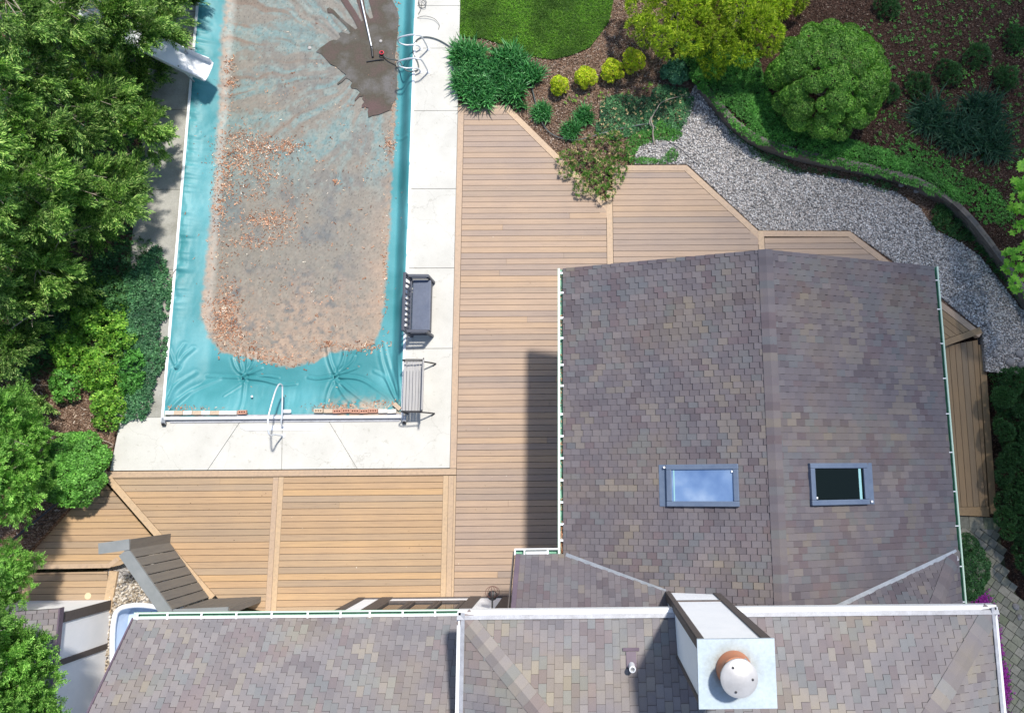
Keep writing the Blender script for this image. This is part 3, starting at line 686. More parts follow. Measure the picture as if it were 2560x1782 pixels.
# ================================================================== THE POOL AND ITS COVER
FLOOR = -0.33
dirt_px = [(568, -300), (568, 0), (562, 60), (557, 130), (553, 200), (549, 300), (541, 420), (532, 520), (522, 640), (512, 740), (508, 800), (522, 845), (556, 882), (610, 892), (660, 902), (700, 914), (730, 919), (790, 902), (830, 882), (900, 872), (935, 858), (952, 820), (963, 740), (972, 600), (980, 450), (990, 300), (996, 150), (992, 60), (985, 0), (985, -300)]
dirt_w = [(p[0], p[1]) for p in PX(dirt_px, FLOOR)]
fold_px = [  # creases radiating over the step end: polyline, half width (m), height (m)
 ([(421, 1024), (445, 970), (485, 930)], .035, .05), ([(438, 1020), (480, 975), (540, 945)], .04, .06), ([(424, 990), (440, 930), (452, 915)], .03, .04),
 ([(449, 922), (438, 890), (433, 872)], .025, .035), ([(449, 922), (455, 885), (466, 862)], .025, .035), ([(449, 922), (462, 895), (482, 870)], .025, .035),
 ([(600, 938), (592, 905), (589, 868)], .03, .05), ([(600, 938), (580, 915), (572, 892)], .025, .035), ([(600, 938), (610, 905), (608, 880)], .025, .04), ([(600, 938), (625, 905), (630, 880)], .03, .04), ([(600, 938), (645, 918)], .03, .035),
 ([(600, 942), (650, 948), (700, 960), (735, 958)], .03, .07), ([(610, 940), (660, 938), (690, 942)], .02, .03), ([(600, 942), (550, 940), (510, 938)], .03, .03), ([(605, 945), (606, 1000), (604, 1024)], .03, .04), ([(560, 990), (610, 950)], .02, .02),
 ([(832, 936), (818, 900), (812, 868)], .03, .05), ([(832, 936), (850, 900), (856, 870)], .03, .05), ([(832, 936), (870, 905), (880, 888)], .025, .04), ([(832, 936), (880, 920), (890, 914)], .02, .03), ([(832, 938), (790, 945), (765, 942)], .025, .04), ([(830, 942), (818, 980), (815, 1018)], .03, .04),
 ([(835, 940), (895, 946), (945, 975), (990, 1008)], .03, .06), ([(833, 945), (858, 985), (895, 1022)], .03, .05), ([(846, 955), (900, 995), (935, 1015)], .03, .05),
 ([(1003, 1015), (970, 960), (950, 905), (944, 870)], .035, .06), ([(1004, 1012), (985, 960), (965, 900), (955, 855)], .035, .06), ([(1005, 1008), (1000, 950), (995, 880)], .03, .05), ([(1000, 1015), (960, 945), (930, 925)], .03, .05),
 ([(470, 112), (545, 106)], .04, .02), ([(484, 60), (530, 66)], .03, .02), ([(480, 92), (520, 88)], .03, .02), ([(465, 250), (495, 255)], .03, .02), ([(990, 340), (1020, 345)], .03, .02)]
nx, ny = 300, 560
gx = np.linspace(PL, PR, nx); gy = np.concatenate([np.linspace(PB + .04, 3.4, 160), np.linspace(3.4, 14.0, ny - 160 + 1)[1:]])
GX, GY = np.meshgrid(gx, gy)
def sm(t): t = np.clip(t, 0, 1); return t * t * (3 - 2 * t)
ul = sm((GX - PL - .02) / .82); ur = sm((PR - .02 - GX) / .36); ub = sm((GY - PB - .05) / 1.15)
dep = np.minimum(np.minimum(ul, ur), ub)
dep = np.minimum(dep, 1); dep = np.where(dep < 0, 0, dep)
Zc = 0.03 + (FLOOR - 0.03) * dep
shelf = np.exp(-((GX + 7.1) / 1.15) ** 6) * np.exp(-((GY - 1.5) / .55) ** 4); Zc -= 0.10 * shelf          # the cover sinks over the steps
edge = np.clip(1 - dep, 0, 1)
for pts, wd, ht in fold_px:
    line = [(p[0], p[1]) for p in PX(pts, FLOOR * .45)]
    P = crom([(a, b, 0) for a, b in line], 5) if len(line) > 2 else [Vector((a, b, 0)) for a, b in line]
    D = segdist(GX, GY, [(p.x, p.y) for p in P], closed=False); wd = wd * 1.25; r0_ = np.hypot(GX - P[0].x, GY - P[0].y); ht = ht * 1.15 * np.exp(-(r0_ / (.55 + len(pts) * .12)) ** 2) + ht * .18; Zc += ht * .5 * np.exp(-(D / wd) ** 2) - ht * .28 * np.exp(-((D - wd * 1.6) / wd) ** 2)
ang_ = np.arctan2(GY - 10.6, GX + 5.3) + .35 * (fbm(GX, GY, .7, 3, 91) - .5)
Zc += edge * (fbm(GX * 3, GY, 1.6, 3, 5) - .5) * .05 + (1 - edge) * (fbm(GX, GY, 1.2, 3, 8) - .5) * .012
Zc += (fbm(ang_ * 8 + 30, GX * 0 + .5, 2.0, 3, 52) - .5) * .03 * sm((GY - 6.5) / 2) * sm((-5.6 - GX) / .8)
Zc += np.exp(-((GX - PL) / .28) ** 2) * (fbm(GX * .6, GY * 3.2, 2.2, 3, 21) - .5) * .09 * sm((GY - 3) / 2)
Zc = np.where(GX <= PL + .02, .03, Zc)
inside = inpoly_np(GX, GY, dirt_w); sd = segdist(GX, GY, dirt_w) * np.where(inside, 1, -1)
nse = fbm(GX, GY, 2.2, 5, 1); nse2 = fbm(GX * 1.0, GY, 9, 4, 2); fine_ = fbm(GX, GY, 28, 3, 6)
rad = .62 * fbm(ang_ * 5 + 40, np.hypot(GX + 5.3, GY - 10.6) * .4, 2.2, 4, 13) + .38 * nse2                 # streaks washed towards the drain
md = sm((sd + .05 + (nse2 - .5) * .12) / .10)
T0 = np.array([0.032, 0.20, 0.22]); T1 = np.array([0.10, 0.34, 0.38]); GREY = np.array([0.255, 0.235, 0.20]); TAN = np.array([0.43, 0.315, 0.23]); SLATE = np.array([0.165, 0.175, 0.175]); BRN = np.array([0.24, 0.165, 0.12]); TEALG = np.array([0.165, 0.31, 0.32])
def lerp(a, b, t): return a + (b - a) * t[..., None]
teal = lerp(np.broadcast_to(T0, GX.shape + (3,)), T1, sm(fbm(GX, GY * 1.4, .9, 4, 31) * 1.6 - .3) * .7 + .1)
lower = sm((5.6 - GY + (nse - .5) * 3.0) / 3.2) ; upper = sm((GY - 6.4 + (nse - .5) * 2.5) / 2.0)
d = lerp(np.broadcast_to(GREY, GX.shape + (3,)), SLATE, sm((nse - .42) * 3.2) * (1 - upper * .5))
d = lerp(d, TAN, np.clip(lower * sm((nse2 - .15) * 2.4) * .9 + .18 * sm((nse2 - .4) * 4), 0, 1))
d = lerp(d, TEALG, np.clip(upper * sm((rad - .40) * 4.0) * .8 + .12 * sm((nse2 - .5) * 4), 0, 1))
d = lerp(d, TAN, upper * sm((rad * .6 + nse2 * .4 - .52) * 6) * .40)
d = lerp(d, BRN, upper * sm((fbm(ang_ * 9 + 9, np.hypot(GX + 5.3, GY - 10.6) * .2, 2.4, 3, 44) - .56) * 8) * sm((-6.6 - GX) / 1.5) * .75)
rim = np.exp(-((sd - .06) / .09) ** 2); d = lerp(d, TAN * .85, rim * .8 * sm((fbm(GX, GY, 14, 3, 61) - .42) * 5))
d = lerp(d, TAN * 1.1, sm((-GX * 0 + GX + 5.9 + (nse - .5) * 1.2) / 1.3) * sm((8.2 - GY) / 3) * .7)
d = d * (0.66 + .36 * fine_)[..., None]
colr = lerp(teal, d, md)
colr = lerp(colr, TAN * .95, np.clip(np.exp(-((GY - PB - .12) / .12) ** 2) * sm((np.abs(GX + 7.1) - 1.0) / .6) * sm((nse2 - .3) * 3) * .85 * (1 - .3 * (GX < -7)), 0, 1))
fan = np.exp(-(((GX + 5.35) / .75) ** 2 + ((GY - PB - .22) / .26) ** 2)); colr = lerp(colr, TAN * 1.05, np.clip(fan * 1.1 * sm((nse2 - .25) * 3), 0, .85))
spk = (fbm(GX, GY, 40, 2, 77) > .76) & inside & (NR.uniform(0, 1, GX.shape) > .35); colr[spk] *= .55
me = bpy.data.meshes.new('pool_cover'); V = np.stack([GX, GY, Zc], 2).reshape(-1, 3).astype(np.float32)
I = np.arange(nx * ny).reshape(ny, nx); Fq = np.stack([I[:-1, :-1], I[:-1, 1:], I[1:, 1:], I[1:, :-1]], 2).reshape(-1, 4).astype(np.int32)
me.vertices.add(len(V)); me.vertices.foreach_set('co', V.ravel()); me.loops.add(Fq.size); me.loops.foreach_set('vertex_index', Fq.ravel())
me.polygons.add(len(Fq)); me.polygons.foreach_set('loop_start', np.arange(0, Fq.size, 4, dtype=np.int32)); me.update(calc_edges=True)
me.polygons.foreach_set('use_smooth', [True] * len(Fq))
at = me.attributes.new('stain', 'FLOAT_COLOR', 'POINT'); at.data.foreach_set('color', np.concatenate([colr.reshape(-1, 3), np.ones((len(V), 1))], 1).astype(np.float32).ravel())
M = mat('teal_vinyl_cover', (0.05, 0.35, 0.38), 0.5, 0, 0.4); a = N(M, 'ShaderNodeAttribute', attribute_name='stain')
nf_ = noise(M, 110, 3, .7); base(M, mixc(M, a.outputs['Color'], ramp(M, nf_.outputs['Fac'], [(.3, (.86, .86, .86)), (.7, (1.12, 1.12, 1.12))]).outputs[0], 1.0, 'MULTIPLY'))
nw = noise(M, 5, 3, .5); bump(M, nw.outputs['Fac'], .25, .02)
me.materials.append(M); cover = bpy.data.objects.new('pool_cover', me); COL.objects.link(cover)
tag(cover, 'sagging teal vinyl pool cover stained with grey silt and dead leaves', 'pool cover')
def cover_z(x, y):
    i = np.clip(np.searchsorted(gx, x), 0, nx - 1); j = np.clip(np.searchsorted(gy, y), 0, ny - 1); return Zc[j, i]
# puddle standing on the cover
pz = [(1640, -400), (1655, 0), (1690, 60), (1706, 120), (1702, 200), (1690, 300), (1680, 400), (1690, 500), (1694, 600), (1688, 700), (1640, 790), (1600, 806), (1560, 822), (1520, 828), (1488, 842), (1484, 800), (1490, 775), (1462, 768), (1440, 772), (1442, 752), (1462, 730), (1444, 706), (1452, 688), (1424, 694), (1392, 728), (1390, 716), (1430, 660), (1408, 640), (1370, 632), (1360, 618), (1374, 590), (1352, 572), (1330, 560), (1300, 590), (1270, 608), (1266, 600), (1300, 566), (1330, 538), (1300, 515), (1280, 498), (1250, 476), (1220, 462), (1196, 436), (1180, 420), (1150, 388), (1115, 376), (1140, 350), (1180, 322), (1210, 300), (1240, 288), (1262, 292), (1292, 268), (1276, 240), (1310, 236), (1350, 250), (1360, 238), (1330, 196), (1300, 165), (1262, 128), (1230, 100), (1198, 96), (1192, 66), (1212, 60), (1246, 80), (1290, 130), (1330, 165), (1372, 196), (1396, 216), (1412, 205), (1386, 150), (1340, 80), (1290, 4), (1240, -120), (1300, -120), (1345, 8), (1396, 86), (1440, 160), (1452, 150), (1432, 90), (1405, 10), (1380, -400), (1450, -400), (1455, 0), (1470, 90), (1500, 140), (1524, 132), (1515, 95), (1490, 0), (1480, -400)]
pud = [W(400 + a / 2.854, b / 2.854, FLOOR) for a, b in pz]
bm = bmesh.new(); vs = [bm.verts.new((p[0], p[1], FLOOR + .022)) for p in pud]; es = [bm.edges.new((vs[i], vs[(i + 1) % len(vs)])) for i in range(len(vs))]
bmesh.ops.triangle_fill(bm, use_beauty=True, edges=es); me = bpy.data.meshes.new('puddle')
for f in bm.faces:
    if f.normal.z < 0: f.normal_flip()
bm.to_mesh(me); bm.free()
M = mat('silty_puddle', (0.1, 0.08, 0.06), 0.12, 0, 0.5); nA = noise(M, 1.1, 5, .6); nB = noise(M, 26, 4, .75)
c = ramp(M, nA.outputs['Fac'], [(.35, (0.13, 0.085, 0.075)), (.5, (0.095, 0.082, 0.058)), (.66, (0.16, 0.15, 0.14))]).outputs[0]
c = mixc(M, c, ramp(M, nB.outputs['Fac'], [(.3, (.75, .75, .75)), (.66, (1.08, 1.08, 1.08)), (.74, (1.7, 1.6, 1.5))]).outputs[0], 1.0, 'MULTIPLY'); base(M, c)
me.materials.append(M); o = bpy.data.objects.new('puddle', me); COL.objects.link(o); structure(o)

# dead leaves and grit lying on the cover
def leafspots(lst, seed):
    g_ = np.random.default_rng(seed); XX = []; YY = []
    for px, py, rx, ry, n in lst:
        a = g_.normal(size=(n, 2)); x = px + a[:, 0] * rx; y = py + a[:, 1] * ry
        for i in range(n):
            p = W(x[i], y[i], FLOOR); XX.append(p[0]); YY.append(p[1])
    return np.array(XX), np.array(YY)
sp = [(600, 350, 35, 14, 260), (665, 372, 35, 14, 300), (720, 366, 30, 9, 160), (590, 395, 30, 20, 300), (560, 440, 12, 30, 220), (640, 420, 35, 22, 200), (655, 455, 16, 26, 110), (548, 520, 10, 30, 200), (600, 480, 20, 20, 90), (660, 548, 40, 12, 260), (700, 560, 20, 20, 120), (640, 600, 45, 12, 160), (600, 610, 30, 14, 60), (555, 660, 10, 30, 70), (575, 780, 16, 36, 380), (560, 820, 16, 18, 230), (545, 765, 16, 20, 110), (600, 850, 30, 20, 120), (640, 880, 40, 12, 110), (700, 900, 40, 8, 90), (575, 165, 9, 12, 70), (580, 208, 8, 8, 50), (572, 250, 8, 50, 40), (975, 362, 9, 14, 90), (990, 60, 4, 70, 130), (982, 200, 4, 60, 90), (930, 420, 30, 12, 14), (840, 455, 5, 4, 30), (693, 442, 5, 4, 18), (730, 500, 20, 30, 40), (820, 860, 18, 5, 70), (925, 862, 14, 8, 60), (900, 872, 30, 5, 60), (962, 700, 5, 90, 80), (760, 460, 130, 230, 260), (760, 730, 120, 90, 150), (640, 260, 60, 60, 60), (850, 1018, 35, 5, 110), (960, 1010, 20, 6, 60), (470, 1022, 40, 3, 60), (430, 985, 6, 12, 25)]
X, Y = leafspots(sp, 5); k = (X > PL + .06) & (X < PR - .06) & (Y > PB + .1); X, Y = X[k], Y[k]
M_['deadleaf'] = tintmat('dead_leaves', [(0, (0.14, 0.06, 0.035)), (0.3, (0.36, 0.16, 0.085)), (0.6, (0.52, 0.27, 0.16)), (0.86, (0.60, 0.37, 0.25)), (0.95, (0.70, 0.58, 0.42)), (1, (0.78, 0.74, 0.66))])
DL = [T_leaves(i + 60, 2, .7, .2, .5) for i in range(5)]
o = scatter('dead_leaves', M_['deadleaf'], np.stack([X, Y, cover_z(X, Y) + .01], 1), flat_nrm(len(X), 2, .35), DL, NR.gamma(5, .0046, len(X)) + .007, rs=2)
tag(o, 'rusty orange dead leaves scattered in drifts over the pool cover', 'dead leaves', kind='stuff')
# loose items on the cover
def blob(name, label, cat, px, py, z, r, m, sq=.5, group=None):
    p = W(px, py, z); mb = MB(); prof = [(r * .7, 0), (r, r * sq * .5), (r * .75, r * sq), (r * .1, r * sq * 1.25)]; mb.lathe(p, prof, 7)
    o = mb.build(name, m, smooth=False); o.rotation_euler = (0, 0, 0); return tag(o, label, cat, group)
blob('stone', 'pale stone beside the tip of the puddle on the pool cover', 'stone', 774, 121, FLOOR + .01, .05, M_['stone'], .4)
blob('stone', 'pale oblong stone standing in the puddle below the pole', 'stone', 952, 104, FLOOR + .02, .045, M_['stone'], .5)
blob('stone', 'small white stone on the flat teal panel left of the step rail', 'stone', 630, 991, -.12, .03, M_['white'], .6)

# coping, cover bar with wheels, bricks
pool = thing('swimming_pool', 'rectangular swimming pool hidden beneath its stained teal cover', 'swimming pool', ((PL + PR) / 2, 6, 0))
mb = MB(); mb.prism([(PL - .05, PB), (PL + .012, PB), (PL + .012, 14.1), (PL - .05, 14.1)], -.10, .04); mb.prism([(PR - .012, PB), (PR + .045, PB), (PR + .045, 14.1), (PR - .012, 14.1)], -.10, .035)
mb.build('coping', M_['white'], pool)
mb = MB(); mb.prism([(PL - .05, 13.95), (PR + .05, 13.95), (PR + .05, 14.1), (PL - .05, 14.1)], -.1, .05); mb.build('coping', M_['white'], pool)
mb = MB(); mb.prism([(PL, PB + .0), (PL + .04, PB + .04), (PL + .04, 13.9), (PL, 13.9)], -.44, -.12); mb.prism([(PL, PB), (PR, PB), (PR, PB + .05), (PL, PB + .05)], -.44, -.02); mb.build('pool_wall', M_['white'], pool)
cb = thing('cover_reel', 'long white metal bar across the near end of the pool with caster wheels', 'cover bar', (-7.05, PB - .05, 0))
xa_, ya_, _ = W(412, 1046, .07); xb_, yb_, _ = W(1009, 1041, .07)
mb = MB(); mb.tube([(xa_, ya_, .075), (xb_, ya_, .075)], .038, 14); mb.build('bar', M_['white'], cb, smooth=True)
mb = MB(); mb.prism([(xa_ + .1, ya_ - .10), (xb_ - .1, ya_ - .10), (xb_ - .1, ya_ + .08), (xa_ + .1, ya_ + .08)], .0, .022); mb.build('track', M_['whitedirty'], cb)
mb = MB(); c0 = W(602, 1052); c1 = W(808, 1050); mb.prism([(c0[0], PB - .14), (c0[0] + .15, PB - .22), (c1[0] - .15, PB - .22), (c1[0], PB - .14), (c1[0], PB - .10), (c0[0], PB - .10)], 0, .015); mb.build('step_plate', M_['white'], cb)
for xx in (xa_ - .02, xb_ + .02):
    mb = MB(); mb.tube([(xx - .035, ya_ - .12, .05), (xx + .035, ya_ - .12, .05)], .05, 14); wheel = mb.build('wheel', M_['black'], cb, smooth=True)
    mb = MB(); mb.box((xx, ya_ - .05, .085), (.09, .14, .02)); mb.box((xx, ya_ - .12, .05), (.082, .03, .03)); mb.build('bracket', M_['galv'], cb)
def brick(cx, cy, z, kind, label, rot=0, tilt=0, group='bricks weighing down the pool cover'):
    r = thing('brick', label, 'brick', (cx, cy, z), group)
    mb = MB(); L_, W__, Hh = .203, .092, .06
    if kind != 'solid':
        # body with three real core holes
        bm = bmesh.new(); holes = [(-.055, 0), (0, 0), (.055, 0)]; hr = .019; outer = [bm.verts.new((a * L_ / 2, b * W__ / 2, Hh)) for a, b in ((-1, -1), (1, -1), (1, 1), (-1, 1))]
        ed = [bm.edges.new((outer[i], outer[(i + 1) % 4])) for i in range(4)]; rims = []
        for hx, hy in holes:
            k = [bm.verts.new((hx + hr * math.cos(t * math.pi / 5), hy + hr * math.sin(t * math.pi / 5), Hh)) for t in range(10)]; rims.append(k); ed += [bm.edges.new((k[i], k[(i + 1) % 10])) for i in range(10)]
        bmesh.ops.triangle_fill(bm, use_beauty=True, edges=ed)
        for f in bm.faces:
            if f.normal.z < 0: f.normal_flip()
        lo = [bm.verts.new((v.co.x, v.co.y, 0)) for v in outer]
        for i in range(4): bm.faces.new((outer[i], lo[i], lo[(i + 1) % 4], outer[(i + 1) % 4]))
        for k in rims:
            kb = [bm.verts.new((v.co.x, v.co.y, .004)) for v in k]
            for i in range(10): bm.faces.new((k[i], k[(i + 1) % 10], kb[(i + 1) % 10], kb[i]))
            bm.faces.new(kb)
        me = bpy.data.meshes.new('brick_body'); bm.to_mesh(me); bm.free(); me.materials.append(BR[kind]); o = bpy.data.objects.new('brick_body', me); COL.objects.link(o); o.parent = r
    else: pass
    r.rotation_euler = (tilt, 0, rot); return r
BR = {'red': noisy('red_brick', (0.50, 0.27, 0.19), (0.40, 0.21, 0.15), 18, .9, fine=(90, .15)), 'tan': noisy('tan_brick', (0.56, 0.44, 0.32), (0.46, 0.36, 0.27), 18, .9, fine=(90, .12)), 'white': noisy('bleached_brick', (0.70, 0.67, 0.62), (0.58, 0.53, 0.47), 14, .9, fine=(90, .1))}
def solid_brick(cx, cy, z, kind, label, rot=0, tilt=0):
    r = MB(); r.box((0, 0, .03), (.203, .092, .06)); o = r.build('brick', BR[kind], bevel=.004); o.location = (cx, cy, z); o.rotation_euler = (tilt, 0, rot)
    return tag(o, label, 'brick', 'bricks weighing down the pool cover')
z0 = .035; by = lambda px, py=1030: W(px, py, z0 + .06)
left = [(423.5, 'white', 'leftmost bleached brick, hard against the pool corner'), (445, 'tan', 'tan solid brick second from the left pool corner'), (468, 'white', 'whitish solid brick third from the left pool corner'), (491.5, 'tan', 'pale tan solid brick fourth from the left pool corner'), (513.5, 'white', 'bleached solid brick fifth from the left pool corner'), (536, 'tan', 'tan solid brick sixth from the left pool corner'), (558, 'white', 'bleached brick seventh from the left pool corner'), (580, 'white', 'bleached solid brick touching the holed red brick left of the step rail')]
for px, k, lb_ in left: p = by(px, 1031.5); solid_brick(p[0], p[1], z0, k, lb_, rnd.uniform(-.03, .03))
p = by(604.5, 1030); brick(p[0], p[1], z0, 'red', 'red cored brick ending the left row, next to the step rail', .02)
right = [(795.5, 'tan', 'hole', 'tan cored brick at the left end of the right row'), (820, 'tan', 'solid', 'plain tan brick between the first and second cored bricks of the right row'), (842.5, 'red', 'hole', 'red cored brick just right of the plain tan brick'), (865, 'red', 'hole', 'second red cored brick right of the plain tan brick'), (887, 'red', 'hole', 'middle one of the five red cored bricks in the right row'), (909.5, 'red', 'hole', 'fourth red cored brick, slightly raised at one end'), (932.5, 'red', 'hole', 'red cored brick touching the two bleached bricks'), (956.5, 'white', 'solid', 'bleached brick right of the last red cored brick'), (979, 'white', 'solid', 'bleached brick at the right end of the right row')]
for i, (px, k, s, lb_) in enumerate(right):
    p = by(px, 1026.5 + (i % 3) * .6)
    (brick if s == 'hole' else solid_brick)(p[0], p[1], z0, k, lb_, rnd.uniform(-.03, .05))
p = by(992, 1015); solid_brick(p[0], p[1], z0 - .02, 'tan', 'bleached brick lying crooked in the right pool corner', -.75, .12)

# handrail over the steps
rail = thing('handrail', 'polished steel figure four handrail rising over the pool steps', 'handrail', W(708, 1078))
f1 = W(708, 1089); f2 = W(709, 1067)
pts = [f1, (f1[0] + .0, f1[1], .45), W(676, 1088, .74), W(671, 1078, .80), W(670, 1060, .80), W(671, 1040, .78), W(686, 985, .62), W(694, 966, .50), W(699, 960, .42), W(704, 962, .34), W(706, 972, .28), W(705, 1030, .26), W(703, 1054, .24), W(705, 1062, .16), (f2[0], f2[1], 0)]
mb = MB(); mb.tube(crom(pts, 6), .019, 10); mb.build('rail', M_['steel'], rail, smooth=True)
for f in (f1, f2): mb = MB(); mb.lathe(f, [(.05, 0), (.05, .012), (.03, .022), (.022, .03)], 18); mb.build('flange', M_['white'], rail, smooth=True)
mb = MB(); p = W(717, 1028, .06); mb.box(p, (.20, .085, .05)); tag(mb.build('skimmer_lid', M_['white'], bevel=.02), 'small white rounded plastic block beside the step handrail', 'plastic block')
# ladder rails at the far side
lad = thing('pool_ladder', 'pair of curved steel pool ladder rails anchored in the pale concrete', 'pool ladder', W(1062, 150))
for py in (124, 181):
    a = W(1071, py); b = W(1052, py - 1); h = .62
    pts = [a, (a[0] - .02, a[1], .3), (a[0] - .06, a[1], h - .06), (a[0] - .16, a[1], h), (a[0] - .32, a[1], h), (a[0] - .56, a[1] - .02, h - .06), (a[0] - .66, a[1] - .02, h - .18), (a[0] - .64, a[1] - .02, h - .32), (a[0] - .5, a[1] - .02, .22), (b[0] - .1, b[1] - .01, .2), (b[0] - .02, b[1], .12), b]
    mb = MB(); mb.tube(crom(pts, 6), .02, 10); mb.build('rail', M_['steel'], lad, smooth=True)
    for f in (a, b): mb = MB(); mb.lathe(f, [(.045, 0), (.045, .01), (.028, .02), (.022, .028)], 16); mb.build('flange', M_['white'], lad, smooth=True)
# telescopic pole, pump with hose, wire
pole = thing('telescopic_pole', 'silver telescopic pole lying over the puddle towards the ladder', 'pole', W(930, 100, FLOOR))
mb = MB(); mb.tube([W(895, -120, -.2), W(903, 0, -.2), W(930, 122, FLOOR + .07)], .021, 10); mb.build('tube', M_['steel'], pole, smooth=True)
mb = MB(); mb.tube([W(929, 116, FLOOR + .07), W(932, 143, FLOOR + .05)], .027, 10); mb.build('grip', M_['black'], pole, smooth=True)
mb = MB(); mb.tube(crom([W(916, 155, FLOOR + .04), W(935, 152, FLOOR + .04), W(960, 148, FLOOR + .06)], 5), .013, 8); mb.build('brush_head', M_['iron'], pole, smooth=True)
pump = thing('cover_pump', 'small red handled pump in the puddle beside the ladder', 'pump', W(954, 133, FLOOR))
mb = MB(); mb.lathe(W(955, 135, FLOOR + .02), [(.05, 0), (.055, .05), (.04, .09)], 14); mb.build('body', M_['black'], pump, smooth=True)
mb = MB(); c = W(954, 132, FLOOR + .12); mb.tube([(c[0] + .05 * math.cos(t), c[1] + .045 * math.sin(t), c[2]) for t in np.linspace(0, 2 * math.pi, 14)[:-1]], .014, 8, closed=True); mb.build('handle', M_['red'], pump, smooth=True)
mb = MB(); hp = [W(957, 138, FLOOR + .07), W(970, 147, FLOOR + .1), W(997, 153, -.12), W(1008, 168, .05), W(1018, 178, .07), W(1035, 178, .04), W(1046, 172, .03), W(1044, 155, .03), W(1034, 135, .03), W(1034, 112, .03), W(1048, 96, .03), W(1070, 93, .03), W(1100, 102, .03), W(1144, 128, .03), W(1180, 142, .0), W(1206, 147, .0), W(1218, 149, .0), W(1270, 165, 0.0), W(1318, 195, .0), W(1329, 218, .0), W(1340, 262, .0), W(1352, 300, .0), W(1370, 328, .0), W(1400, 345, .0), W(1445, 350, .02), W(1515, 331, .04), W(1560, 320, .05), W(1612, 311, .06), W(1630, 313, .06), W(1641, 322, .04)]
mb.tube(crom(hp, 6), .014, 7); tag(mb.build('garden_hose', M_['hose'], smooth=True), 'thin grey hose running from the pool pump across concrete and flower bed', 'hose')
mb = MB(); wp = [W(1050, -20, .03), W(1046, 8, .04), W(1056, 14, .08), W(1066, 8, .05), (W(1060, -2, .03)), W(1048, 4, .07), W(1050, 18, .03), W(1062, 20, .04), W(1064, 10, .07), W(1056, 2, .04), W(1052, 24, .02), W(1046, 36, .02)]
mb.tube(crom(wp, 6), .006, 5); tag(mb.build('wire_coil', M_['iron'], smooth=True), 'tangled coil of dark wire on the concrete at the top edge', 'wire')
mb = MB(); mb.tube(crom([W(1043, 45, .02), W(1062, 41, .06), W(1085, 47, .05), W(1098, 62, .03), W(1096, 74, .01)], 6), .006, 5); tag(mb.build('wire', M_['iron'], smooth=True), 'single curved length of dark wire above the ladder', 'wire')

# ---- pool slide
sl = thing('pool_slide', 'white fibreglass pool slide poking out from under the conifer', 'slide', W(505, 165))
lipR = Vector(W(532, 155, .5)); lipL = Vector(W(508, 202, .5)); mid = (lipR + lipL) / 2; ax_ = Vector(W(445, 138, .9)) - mid; ax_.z = 0; ax_.normalize(); sdv = Vector((-ax_.y, ax_.x, 0)); hw = .25
mb = MB(); prev = None; K = 14
for i in range(K + 1):
    t = i / K; c = mid + ax_ * (t * 2.3) + Vector((0, 0, -.04 + .12 * t + 1.35 * t ** 1.6)); 
    prof = [(-hw - .02, .20), (-hw, .21), (-hw + .03, .03), (0, 0), (hw - .03, .03), (hw, .21), (hw + .02, .20), (hw + .015, -.0), (0, -.05), (-hw - .015, -.0)]
    ring = [c + sdv * a + Vector((0, 0, b)) for a, b in prof]; b0 = len(mb.v); mb.v += [tuple(p) for p in ring]
    if prev is not None:
        for j in range(10): mb.f.append([prev + j, prev + (j + 1) % 10, b0 + (j + 1) % 10, b0 + j]); mb.c.append(None)
    else: mb.f.append([b0 + j for j in range(10)]); mb.c.append(None)
    prev = b0
mb.build('chute', M_['slide'], sl, smooth=True)
mb = MB(); ce = mid - ax_ * .02; mb.tube([ce - sdv * hw, ce - sdv * hw * .5 - Vector((0, 0, .03)), ce + sdv * hw * .5 - Vector((0, 0, .03)), ce + sdv * hw], .02, 8); mb.build('lip', M_['slide'], sl, smooth=True)
for t in (.55, 1.6):
    for s in (-1, 1):
        c = mid + ax_ * t + sdv * s * .2; mb = MB(); mb.tube([(c.x, c.y, 0), (c.x, c.y, .5 + .45 * t)], .022, 8); mb.build('leg', M_['galv'], sl, smooth=True)
hub = mid + ax_ * 2.3
for s in (-1, 1):
    c = hub + sdv * s * .22; mb = MB(); mb.tube([(c.x - .3, c.y + .15, 0), (c.x, c.y, 1.75), (c.x, c.y, 2.15)], .022, 8); mb.build('ladder_rail', M_['steel'], sl, smooth=True)

# ---- benches
def P3(px, py, z): return Vector(W(px, py, z))
bx0, bx1 = P3(1008, 760, .8).x, P3(1076, 760, .45).x; bt, bb_ = P3(1040, 690, .62).y, P3(1040, 828, .62).y
bn = thing('storage_bench', 'dark slate plastic bench with slatted back overhanging the pool edge', 'bench', ((bx0 + bx1) / 2, (bt + bb_) / 2, 0))
mb = MB(); mb.box(((bx0 + .12 + bx1) / 2, (bt + bb_) / 2, .42), (bx1 - bx0 - .12, bt - bb_ - .1, .07)); mb.build('seat', M_['seat'], bn, bevel=.02)
mb = MB(); mb.box(((bx0 + .1 + bx1) / 2, (bt + bb_) / 2, .25), (bx1 - bx0 - .16, bt - bb_ - .14, .28)); mb.build('box', M_['plastic'], bn, bevel=.01)
mb = MB(); mb.bar((bx0 + .02, bt + .02, .84), (bx0 + .02, bb_ - .02, .84), .06, .05); mb.bar((bx0 + .09, bt, .50), (bx0 + .09, bb_, .50), .05, .05); mb.build('back_rail', M_['plastic'], bn, bevel=.008)
for i in range(10):
    y = bb_ + .07 + (bt - bb_ - .14) * i / 9; mb = MB(); mb.bar((bx0 + .09, y, .50), (bx0 + .02, y, .83), .05, .022, up=(1, 0, 0)); mb.build('back_slat', M_['plastic'], bn, bevel=.004)
